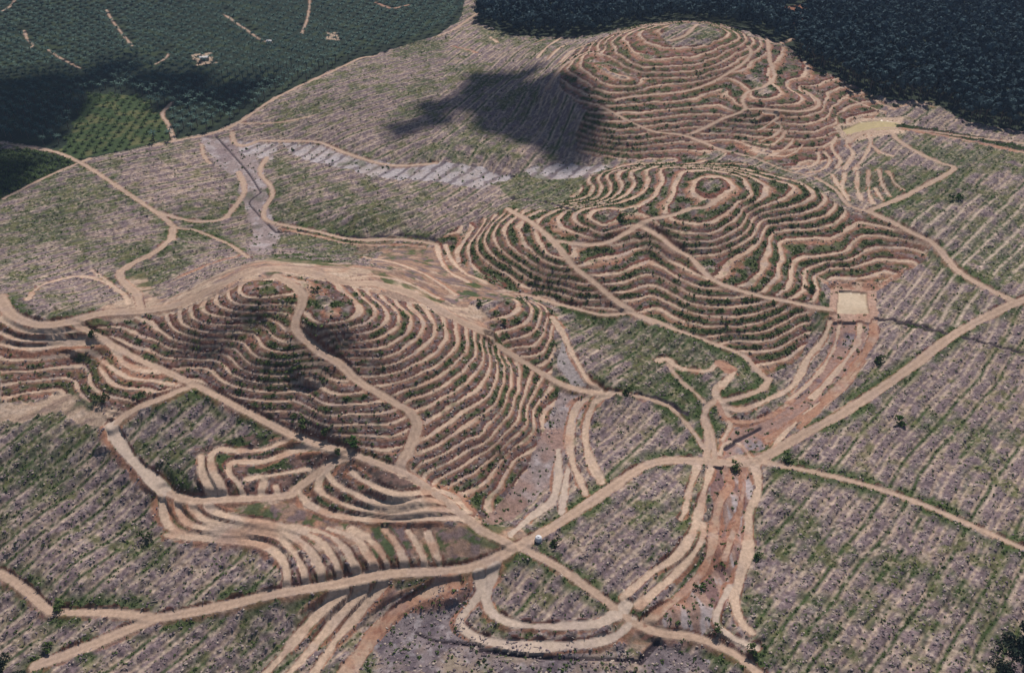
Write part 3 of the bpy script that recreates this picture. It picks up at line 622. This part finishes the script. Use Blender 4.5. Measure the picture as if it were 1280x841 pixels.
# the sheet is split by what the ground is made into
ZONE = np.zeros(XX.shape, np.int8)
ZONE[floorA | floorB | floorC | white] = 3
ZONE[bench] = 2
ZONE[((TY == 2) | (TY == 3)) & (E < .05)] = 2; ZONE[((TY == 1) | (TY == 5)) & (E < .05)] = 1; ZONE[pond1 | pond2] = 4
idx = np.arange(NR*NC).reshape(NR, NC)
Q = np.stack([idx[:-1, :-1], idx[:-1, 1:], idx[1:, 1:], idx[1:, :-1]], -1).reshape(-1, 4)
zf = ZONE[:-1, :-1].ravel()
V = np.stack([XX, YY, HH], -1).reshape(-1, 3); CV = COL.reshape(-1, 3)
for z, name, m in ((0,'ground',MG),(1,'dirt_road',MR),(2,'terrace',MT),(3,'stream_bed',MS),(4,'pond',MP)):
    f = Q[zf == z]; u, inv = np.unique(f, return_inverse=True)
    o = mesh_np(name, V[u], inv.reshape(-1, 4), m, CV[u]); tag(o, kind='structure')
    lab = {'ground':'cleared hillside of grey brushwood rows and bare soil','dirt_road':'pale tan dirt roads winding over the cleared land','terrace':'pale earth benches cut along the hill contours','stream_bed':'silty grey and reddish stream bed in the valleys','pond':'pale muddy silt ponds at the heads of the valleys'}[name]
    o['label'] = lab

def surf(x, y):
    """height of the finished ground at a point (bilinear on the fan)"""
    x = np.asarray(x, float); y = np.asarray(y, float)
    fj = is0+(np.log(y+Y0)-S0)/(S1-S0)*(NS-1); fi = iu0+(x/(y+Y0)-U0)/(U1-U0)*(NU-1)
    j = np.clip(fj.astype(int), 0, NR-2); i = np.clip(fi.astype(int), 0, NC-2); tj = np.clip(fj-j, 0, 1); ti = np.clip(fi-i, 0, 1)
    return (HH[j, i]*(1-ti)+HH[j, i+1]*ti)*(1-tj)+(HH[j+1, i]*(1-ti)+HH[j+1, i+1]*ti)*tj, j, i

# ------------------------------------------------------------------ scattered cover plants and cut trunks (nobody could count them)
rs = np.random.RandomState(7)
def clump(nl, r, h, seed, w=.45):
    """loose tuft of leaf quads"""
    q = np.random.RandomState(seed); Vv, Ff = [], []
    for i in range(nl):
        a = q.rand()*2*PI; rr = r*math.sqrt(q.rand())*.8; zc = h*(.25+.7*q.rand()*(1-.5*rr/r))
        c = np.array([rr*math.cos(a), rr*math.sin(a), zc]); n = np.array([math.cos(a)*.7+q.randn()*.35, math.sin(a)*.7+q.randn()*.35, .9]); n /= np.linalg.norm(n)
        t = np.cross(n, [q.randn(), q.randn(), .2]); t /= np.linalg.norm(t); b = np.cross(n, t); s1 = w*(.6+.8*q.rand())*r; s2 = s1*(.5+.4*q.rand())
        k_ = len(Vv); Vv += [c-t*s1, c-b*s2-n*.1*s1, c+t*s1, c+b*s2+n*.15*s1]; Ff.append([k_, k_+1, k_+2, k_+3])
    return np.array(Vv), np.array(Ff)
def scatter(name, protos, x, y, z, sc, rot, m, tilt=None):
    Vs, Fs, off = [], [], 0
    which = rs.randint(0, len(protos), len(x))
    for p, (pv, pf) in enumerate(protos):
        s = which == p; n = s.sum()
        if not n: continue
        c, sn = np.cos(rot[s]), np.sin(rot[s]); k_ = sc[s]
        X = (pv[None, :, 0]*c[:, None]-pv[None, :, 1]*sn[:, None])*k_[:, None]+x[s][:, None]
        Y = (pv[None, :, 0]*sn[:, None]+pv[None, :, 1]*c[:, None])*k_[:, None]+y[s][:, None]
        Z = pv[None, :, 2]*k_[:, None]+z[s][:, None]
        Vs.append(np.stack([X, Y, Z], -1).reshape(-1, 3))
        Fs.append((pf[None]+(np.arange(n)*len(pv))[:, None, None]).reshape(-1, pf.shape[1])+off); off += n*len(pv)
    return mesh_np(name, np.concatenate(Vs), np.concatenate(Fs), m)
def rand_ground(n):
    """points spread so that nearer ground gets more of them"""
    u = rs.uniform(-.50, .50, n); s = rs.uniform(math.log(172+Y0), math.log(1080+Y0), n)
    y = np.exp(s)-Y0; x = u*(y+Y0); return x, y
G0 = COL[..., 1]/(COL[..., 0]+1e-4)                                       # how green the ground is here
x, y = rand_ground(620000); z, j, i = surf(x, y)
greenness = sst(.92, 1.25, G0[j, i]); okk = (E[j, i] > .3) & ~soil[j, i] & ~woodF[j, i] & ~woodP[j, i] & ~pond1[j, i] & ~pond2[j, i] & ~bench[j, i]
keep = okk & (rs.rand(len(x)) < .03+(.45-.22*fld[j, i])*greenness)
x, y, z = x[keep], y[keep], z[keep]; print('scrub', len(x))
jj, ii = surf(x, y)[1:]; sc = (.55+.6*rs.rand(len(x))**2)*(1+.0007*y)*np.where(fld[jj, ii], .72, 1)
SCR = [clump(5, 1.0, .9, 100+s) for s in range(6)]
tag(scatter('scrub', SCR, x, y, z-.1, sc, rs.rand(len(x))*6.28, M_SCRUB), 'low green cover plants between the cut trunks and on the terrace slopes', 'ground cover', kind='stuff')
x, y = rand_ground(430000); z, j, i = surf(x, y)
keep = fld[j, i] & (E[j, i] > .5) & (rs.rand(len(x)) < .02+.22*wind[j, i]) & (y < 760) | (tm[j, i] & ~bench[j, i] & (E[j, i] > .5) & (rs.rand(len(x)) < .14)) | (floorD[j, i] & (rs.rand(len(x)) < .2))
x, y, z, a = x[keep], y[keep], z[keep], np.radians(ang[j, i][keep])+rs.randn(keep.sum())*.8; print('brush', len(x))
def stick(L_, w):
    v = np.array([[sx*L_, sy*w, sz*w*.6] for sx in (-1, 1) for sy in (-1, 1) for sz in (0, 1)]); return v, np.array([[0, 4, 5, 1], [2, 3, 7, 6], [1, 5, 7, 3], [0, 1, 3, 2], [4, 6, 7, 5]])
tag(scatter('brushwood', [stick(.8, .17), stick(.5, .28), stick(1.1, .13), stick(.42, .38)], x, y, z-.05, .6+.7*rs.rand(len(x)), a, M_STK), 'grey felled palm trunks heaped in rows over the cleared fields', 'brushwood', kind='stuff')

# ------------------------------------------------------------------ trees
def palm_mesh(nf, seg, L_, seed, wid=.55):
    q = np.random.RandomState(seed); Vv, Ff = [], []
    for f in range(nf):
        a = f*2.39996+q.rand()*.3; el = .95-1.15*f/nf+q.randn()*.08; Lf = L_*(.85+.3*q.rand())
        p = np.zeros(3); prev = None
        for s in range(seg+1):
            t = s/seg; w = wid*(math.sin(PI*min(1, .12+.88*t))**.7*.9+.06)
            side = np.array([-math.sin(a), math.cos(a), 0])*w; dn_ = np.array([0, 0, -w*.55])
            k_ = len(Vv); Vv += [p+side+dn_, p.copy(), p-side+dn_]
            if prev is not None: Ff += [[prev, prev+1, k_+1, k_], [prev+1, prev+2, k_+2, k_+1]]
            prev = k_
            e_ = el-1.55*t*t-.25*t; p = p+np.array([math.cos(a)*math.cos(e_), math.sin(a)*math.cos(e_), math.sin(e_)])*Lf/seg
    return np.array(Vv), np.array(Ff)
def tube_mesh(pts_, rad, n=6):
    Vv, Ff = [], []
    for (p, r) in zip(pts_, rad):
        for k_ in range(n): Vv.append([p[0]+r*math.cos(k_*2*PI/n), p[1]+r*math.sin(k_*2*PI/n), p[2]])
    for s in range(len(pts_)-1):
        for k_ in range(n): Ff.append([s*n+k_, s*n+(k_+1) % n, (s+1)*n+(k_+1) % n, (s+1)*n+k_])
    Ff.append([len(Vv)-n, len(Vv)-n+1, len(Vv)-n+2, len(Vv)-n+3])
    return np.array(Vv), np.array(Ff)
def crown_mesh(n, rx, rz, cz, seed, leaf=.9, lobes=5, rough=.45):
    """uneven crown: leaf clumps gathered round several lobes, with gaps between"""
    q = np.random.RandomState(seed); Vv, Ff = [], []
    lob = [(q.randn(3)*np.array([rx*.42, rx*.42, rz*.35])+np.array([0, 0, cz]), rx*(.42+.25*q.rand())) for _ in range(lobes)]
    for i in range(n):
        c0, r0 = lob[q.randint(lobes)]; v = q.randn(3); v /= np.linalg.norm(v); v[2] = v[2]*.8+.15
        c = c0+v*r0*(.72+.38*q.rand()); nrm = v+q.randn(3)*rough; nrm /= np.linalg.norm(nrm)
        t = np.cross(nrm, q.randn(3)); t /= np.linalg.norm(t); b = np.cross(nrm, t); s1 = leaf*(.6+.8*q.rand()); s2 = s1*(.55+.4*q.rand())
        k_ = len(Vv); Vv += [c-t*s1, c-b*s2-nrm*.2*s1, c+t*s1, c+b*s2-nrm*.2*s1]; Ff.append([k_, k_+1, k_+2, k_+3])
    return np.array(Vv), np.array(Ff)
def limbs_mesh(h, r, seed, n=5):
    q = np.random.RandomState(seed); V0, F0 = tube_mesh([(0, 0, -.5), (.1, .05, h*.45), (.15, .1, h*.9)], [r, r*.7, r*.25]); Vs, Fs = [V0], [F0]; off = len(V0)
    for i in range(n):
        a = i*2.4+q.rand(); z0 = h*(.4+.35*i/n); L_ = h*.35
        v, f = tube_mesh([(.1, .05, z0), (math.cos(a)*L_*.5, math.sin(a)*L_*.5, z0+L_*.4), (math.cos(a)*L_, math.sin(a)*L_, z0+L_*.65)], [r*.4, r*.28, r*.1], 5)
        Vs.append(v); Fs.append(f+off); off += len(v)
    return np.concatenate(Vs), np.concatenate(Fs)

def lattice(mask, s, a, jit):
    """planting points on a triangular lattice inside a mask of the ground sheet"""
    ys, xs = YY[mask], XX[mask]; x0, x1, y0, y1 = xs.min(), xs.max(), ys.min(), ys.max(); cx, cy = (x0+x1)/2, (y0+y1)/2; Rr = math.hypot(x1-x0, y1-y0)/2
    m_ = int(Rr/(s*.8))+2; I, J = np.meshgrid(np.arange(-m_, m_+1), np.arange(-m_, m_+1))
    px = (I+.5*(J & 1))*s; py = J*s*.866
    x = cx+px*math.cos(a)-py*math.sin(a)+rs.randn(*px.shape)*jit; y = cy+px*math.sin(a)+py*math.cos(a)+rs.randn(*px.shape)*jit
    x, y = x.ravel(), y.ravel(); ok = (y > 170) & (y < 1295) & (np.abs(x/(y+Y0)) < .54); x, y = x[ok], y[ok]
    z, j, i = surf(x, y); ok = mask[j, i] & (E[j, i] > 1.6); return x[ok], y[ok], z[ok]
def in_view(x, y, z):
    px, py = project(x, y, z); g = ground_hit(px, py); d_ = np.hypot(g[:, 0]-x, g[:, 1]-y)
    return (px > 4) & (px < 1276) & (py > 4) & (py < 836) & (np.hypot(x, y)-np.hypot(g[:, 0], g[:, 1]) < 45)
def empty(name, loc, label, cat, group=None):
    o = bpy.data.objects.new(name, None); C.objects.link(o); o.location = loc; o.empty_display_size = 1; return tag(o, label, cat, group)
def individuals(name, label, cat, group, x, y, z, sc, trunk, crown, mt, mc):
    """one tree with its parts, then copies of the tree and of each part"""
    src = None
    for a in range(len(x)):
        if src is None:
            r = empty(name, (0, 0, 0), label, cat, group)
            t = mesh_np('trunk', *trunk, mt, parent=r); c = mesh_np('crown', *crown, mc, parent=r); src = (r, t, c)
        else:
            r = src[0].copy(); C.objects.link(r)
            for ch in src[1:]:
                d_ = ch.copy(); C.objects.link(d_); d_.parent = r
        r.location = (x[a], y[a], z[a]); r.rotation_euler = (0, 0, rs.rand()*6.28); r.scale = (sc[a],)*3; r['label'] = label; r['group'] = group

PAL = [palm_mesh(15, 3, 4.6, s) for s in (1, 2, 3, 4)]
PAL_UP = [(v+np.array([0, 0, 8.0]), f) for v, f in PAL]
def tree_set(mask, s, a, jit, nind, protos, scl, name, label, cat, group, trunk, crown, mt, mc, mass_name, mass_label, mass_cat, drop=None):
    x, y, z = lattice(mask, s, a, jit)
    if drop is not None:
        kp = ~drop(x, y); x, y, z = x[kp], y[kp], z[kp]
    sc = scl[0]+scl[1]*rs.rand(len(x))
    vis = in_view(x, y, z+4); order = np.argsort(np.where(vis, np.hypot(x, y), 1e6)); ind = order[:nind]; rest = order[nind:]
    print(name, len(x), 'visible', vis.sum())
    individuals(name, label, cat, group, x[ind], y[ind], z[ind], sc[ind], trunk, crown, mt, mc)
    if len(rest):
        tag(scatter(mass_name, protos, x[rest], y[rest], z[rest], sc[rest], rs.rand(len(rest))*6.28, mc), mass_label, mass_cat, kind='stuff')
PTRUNK = tube_mesh([(0, 0, -.3), (.05, 0, 4), (.08, .03, 8.2)], [.42, .33, .3])
tree_set(woodP & ~young, 11.6, math.radians(20), .5, 210, PAL_UP, (.80, .22), 'oil_palm', 'mature blue-green oil palm in the front rows of the dark plantation at upper left', 'palm', 'mature oil palms at the edge of the plantation',
         PTRUNK, PAL_UP[0], M_TRK, M_PALM, 'oil_palm_plantation', 'dense rows of mature oil palms stretching away at upper left', 'palm plantation')
tree_set(young | woodQ, 8.6, math.radians(34), .6, 90, [(v*.72+np.array([0, 0, 1.4]), f) for v, f in PAL], (.7, .45), 'young_oil_palm', 'short bright green young oil palm beside the dirt tracks at far left', 'palm', 'young oil palms by the tracks',
         (PTRUNK[0]*np.array([.7, .7, .25]), PTRUNK[1]), (PAL[1][0]*.72+np.array([0, 0, 1.4]), PAL[1][1]), M_TRK, M_YP, 'young_oil_palm_planting', 'bright green young oil palms massed behind the front rows', 'palm plantation')
CRW = [crown_mesh(76, 3.4, 4.2, 9.2, 200+s, 1.2, 4, .2) for s in range(6)]
tree_set(woodF & ~clear, 6.6, .3, 1.6, 300, CRW, (.7, .85), 'forest_tree', 'dark blue-green tree at the near edge of the forest behind the terraced hills', 'tree', 'trees along the forest edge',
         limbs_mesh(11, .32, 5), CRW[0], M_TRK, M_WOOD, 'forest', 'dark dense forest behind the terraced hills at upper right', 'forest')

# trees in the two lower corners
def big_tree(px, py, h, seed, label):
    g = ground_hit(px, py)[0]; z = float(surf(*g)[0]); r = empty('broadleaf_tree', (g[0], g[1], z), label, 'tree')
    mesh_np('trunk', *limbs_mesh(h*.75, h*.028, seed, 7), M_TRK, parent=r); mesh_np('crown', *crown_mesh(1500, h*.33, h*.36, h*.66, seed, h*.032, 9), M_DARK, parent=r)
big_tree(1262, 832, 15, 1, 'tall dark leafy tree cut off by the lower right corner of the photo')
big_tree(1286, 800, 17, 2, 'dark tree crown at the right edge just above the corner tree')
big_tree(1245, 856, 12, 5, 'smaller dark tree in front of the corner tree at lower right')
big_tree(2, 846, 13, 3, 'dark leafy tree in the lower left corner beside the road')
big_tree(28, 858, 9, 4, 'lower dark tree between the left corner tree and the road end')

# single bushes that stand out
SHR = [('785,491',4.2,'bright green round bush at the end of the dark ditch in the middle field'), ('183,674',3.6,'dark green bush alone on the striped field left of the fanned terraces'),
 ('444,556',4.6,'bright green bush between the road and the small walled bench below the spur'), ('422,566',3.0,'dark green bush beside the diagonal road left of the bright bush'),
 ('118,421',4.0,'dark green bush on the terrace below the left track bend'), ('127,500',4.4,'dark green bush on the steep orange terraces at far left'),
 ('985,575',4.6,'wide dark green bush just right of the main crossroads on the valley road'), ('1124,530',5.0,'large green bush alone in the striped field on the right'),
 ('948,697',3.2,'bright green bush beside the pale track right of the stream bed'), ('1012,361',4.0,'bright green bush wedged between benches left of the pond'),
 ('920,586',4.4,'dark bush filling the ditch mouth below the crossroads'), ('378,533',4.0,'dark green bush above the diagonal road among the lower benches'),
 ('408,540',3.6,'dark green bush right of the largest bush above the diagonal road'), ('395,363',3.0,'small bright bush on the hilltop plot right of the spur road'),
 ('600,382',3.6,'dark bush on the hilltop plot above the curved benches'), ('630,404',3.2,'dark round bush between two curved benches of the small spur'),
 ('778,274',5.2,'bright green thicket in the notch between the two knolls'), ('668,350',3.4,'dark bush along the foot of the middle hill'),
 ('75,760',4.4,'dark green bush above the track bend at lower left'), ('60,812',4.0,'leafy dark bush beside the road end at lower left'),
 ('695,680',4.0,'dark green bush next to the white tank by the road junction'), ('875,735',3.4,'green bush on the bank between stream bed and pale track'),
 ('897,790',3.2,'dark bush in the loop of the pale track at bottom'), ('940,815',4.2,'dark green bush beneath the end of the pale loop track'),
 ('1100,452',5.0,'broad dark bush on the slope right of the silt stream'), ('1195,250',5.4,'broad green thicket in the field right of the upper track junction')]
BV = [crown_mesh(150, 1.0, .8, .75, 300+s, .2, 6) for s in range(4)]
BT = tube_mesh([(0, 0, -.3), (.05, .03, .5), (.1, .05, .9)], [.12, .09, .04], 5)
for n_, (p, w, lab) in enumerate(SHR):
    px, py = map(float, p.split(',')); g = ground_hit(px, py)[0]; r = empty('shrub', (g[0], g[1], float(surf(*g)[0])), lab, 'bush')
    v, f = BV[n_ % 4]; mesh_np('foliage', v*np.array([w*.62, w*.5, w*.5]), f, M_SCRUB if 'dark' in lab else M_BUSH, parent=r); mesh_np('stem', BT[0]*w*.5, BT[1], M_TRK, parent=r)

# ------------------------------------------------------------------ the white tank by the junction, and the far huts
M_TANK = plain_mat('white_plastic', (.60,.60,.63), (.70,.70,.70), .6, .4); M_DRK = plain_mat('dark_base', (.03,.03,.03), (.06,.06,.06), 1); M_TIN = plain_mat('tin_roof', (.55,.54,.54), (.68,.66,.64), .7, .5); M_WALL = plain_mat('board_wall', (.30,.26,.22), (.42,.37,.31), 1.5)
def lathe(prof, n=20):
    Vv = [[r*math.cos(a*2*PI/n), r*math.sin(a*2*PI/n), z] for r, z in prof for a in range(n)]; Ff = []
    for s in range(len(prof)-1):
        for a in range(n): Ff.append([s*n+a, s*n+(a+1) % n, (s+1)*n+(a+1) % n, (s+1)*n+a])
    return np.array(Vv), np.array(Ff)
g = ground_hit(673, 676)[0]; r = empty('water_tank', (g[0], g[1], float(surf(*g)[0])), 'small round white water tank at the grassy corner of the road junction', 'tank')
mesh_np('tank_body', *lathe([(0, .25), (1.35, .25), (1.45, .4), (1.45, .9), (1.52, .95), (1.45, 1.0), (1.45, 1.6), (1.52, 1.65), (1.45, 1.7), (1.42, 2.2), (1.2, 2.55), (.6, 2.8), (.42, 2.84)]), M_TANK, parent=r)
mesh_np('lid', *lathe([(.5, 2.8), (.5, 2.98), (.42, 3.04), (0, 3.06)]), M_TANK, parent=r)
mesh_np('base', *lathe([(1.75, -.6), (1.75, .24), (0, .248)]), M_DRK, parent=r)
def hut(px, py, w, dp, h, rot, lab):
    g = ground_hit(px, py)[0]; r = empty('hut', (g[0], g[1], float(surf(*g)[0])), lab, 'hut'); r.rotation_euler = (0, 0, rot)
    v = np.array([[sx*w/2, sy*dp/2, z] for z in (-1, h) for sx, sy in ((-1, -1), (1, -1), (1, 1), (-1, 1))]); v = np.vstack([v, [[-w/2, 0, h+1.0], [w/2, 0, h+1.0]]])
    mesh_np('wall', v[:8], [[0, 1, 5, 4], [1, 2, 6, 5], [2, 3, 7, 6], [3, 0, 4, 7]], M_WALL, parent=r)
    o_ = .5; rv = np.array([[-w/2-o_, -dp/2-o_, h-.25], [w/2+o_, -dp/2-o_, h-.25], [w/2+o_, 0, h+1.05], [-w/2-o_, 0, h+1.05], [-w/2-o_, dp/2+o_, h-.25], [w/2+o_, dp/2+o_, h-.25]]); rv = np.vstack([rv, rv-[0, 0, .12]])
    mesh_np('roof', rv, [[0, 1, 2, 3], [3, 2, 5, 4], [7, 6, 9, 8], [8, 9, 10, 11], [0, 6, 7, 1], [4, 5, 11, 10]], M_TIN, parent=r)
    mesh_np('door', [[-.5, -dp/2-.04, 0], [.5, -dp/2-.04, 0], [.5, -dp/2-.04, 2], [-.5, -dp/2-.04, 2]], [[0, 1, 2, 3]], M_DRK, parent=r)
hut(256, 75, 8, 5, 3, .3, 'pale roofed hut in the small clearing among the palms')
hut(337, 54, 5, 4, 2.6, -.2, 'tiny white roofed hut at the end of the pink track among the palms')

# ------------------------------------------------------------------ clouds, sun, sky, air
SUN = np.array([.16, .58, .80]); SUN /= np.linalg.norm(SUN)
import bmesh
MC, ntc, bc = mat('cloud_white', 1.0, 0); bc.inputs['Base Color'].default_value = (.85, .85, .87, 1)
def cloud(alt, blobs):
    bm = bmesh.new()
    for px, py, rr in blobs:
        g = ground_hit(px, py)[0]; z = float(base_h(*g)); t = (alt-z)/SUN[2]
        c = np.array([g[0], g[1], z])+SUN*t
        for q in range(5):
            o_ = rs.randn(3)*np.array([.45, .45, .12])*rr if q else np.zeros(3)
            ret = bmesh.ops.create_icosphere(bm, subdivisions=2, radius=rr*(1 if not q else .45+.3*rs.rand()))
            for v in ret['verts']:
                n_ = v.co.normalized(); v.co *= 1+.14*math.sin(n_.x*7+q)*math.sin(n_.y*6+px)+.08*rs.randn(); v.co.z *= .45
                v.co.x += c[0]+o_[0]; v.co.y += c[1]+o_[1]; v.co.z += c[2]+o_[2]
    me = bpy.data.meshes.new('cloud'); bm.to_mesh(me); bm.free(); me.materials.append(MC); me.shade_smooth()
    o = bpy.data.objects.new('cloud', me); C.objects.link(o); tag(o, 'white cumulus cloud drifting above the plantation', kind='structure')
cloud(1500, [(630,150,26),(660,125,24),(600,130,20),(540,150,16),(500,160,12),(700,150,24),(600,98,16),(645,98,18),(690,118,16),(590,110,14),(515,158,14),(545,135,16),(580,125,20),(615,112,22),(640,130,26),(668,145,26),(690,135,22),(700,165,20),(715,178,14),(655,170,18),(620,140,14),(560,150,10),(730,150,14)])
cloud(1500, [(20,115,40),(55,110,40),(35,150,34),(70,145,26),(15,170,26),(95,105,26),(60,170,16),(90,130,18),(12,212,22),(5,235,16)])
cloud(1500, [(150,85,22),(185,100,24),(220,108,26),(250,120,24),(285,130,18),(300,108,20),(335,100,12),(240,95,18)])

sun = bpy.data.lights.new('sun', 'SUN'); sun.energy = 4.6; sun.angle = math.radians(.53); sun.color = (1, .925, .86)
so = bpy.data.objects.new('sun', sun); C.objects.link(so)
from mathutils import Vector
so.rotation_euler = Vector((-SUN[0], -SUN[1], -SUN[2])).to_track_quat('-Z', 'Y').to_euler(); so.location = (0, 0, 900)
W = bpy.data.worlds.new('World'); bpy.context.scene.world = W; W.use_nodes = True
nt = W.node_tree; bg = nt.nodes['Background']; sky = nt.nodes.new('ShaderNodeTexSky'); sky.sky_type = 'NISHITA'; sky.sun_disc = False
sky.sun_elevation = math.asin(SUN[2]); sky.sun_rotation = math.atan2(SUN[0], SUN[1]); nt.links.new(sky.outputs[0], bg.inputs[0]); bg.inputs[1].default_value = .065
HAZE = 0.00006
if HAZE:
    hm = bpy.data.materials.new('haze_air'); hm.use_nodes = True; hm.node_tree.nodes.clear()
    out = hm.node_tree.nodes.new('ShaderNodeOutputMaterial'); pv = hm.node_tree.nodes.new('ShaderNodeVolumePrincipled'); pv.inputs['Color'].default_value = (.50, .68, 1, 1); pv.inputs['Density'].default_value = HAZE
    hm.node_tree.links.new(pv.outputs[0], out.inputs['Volume'])
    v = np.array([[sx*21000, sy*21000, z] for z in (-40, 320) for sx, sy in ((-1, -1), (1, -1), (1, 1), (-1, 1))])
    o = mesh_np('haze', v, [[3, 2, 1, 0], [4, 5, 6, 7], [0, 1, 5, 4], [1, 2, 6, 5], [2, 3, 7, 6], [3, 0, 4, 7]], hm); tag(o, kind='stuff')
s = bpy.context.scene
s.view_settings.view_transform = 'Standard'; s.view_settings.look = 'None'; s.view_settings.exposure = 0.0; s.view_settings.gamma = 1
s.cycles.max_bounces = 4; s.cycles.diffuse_bounces = 2
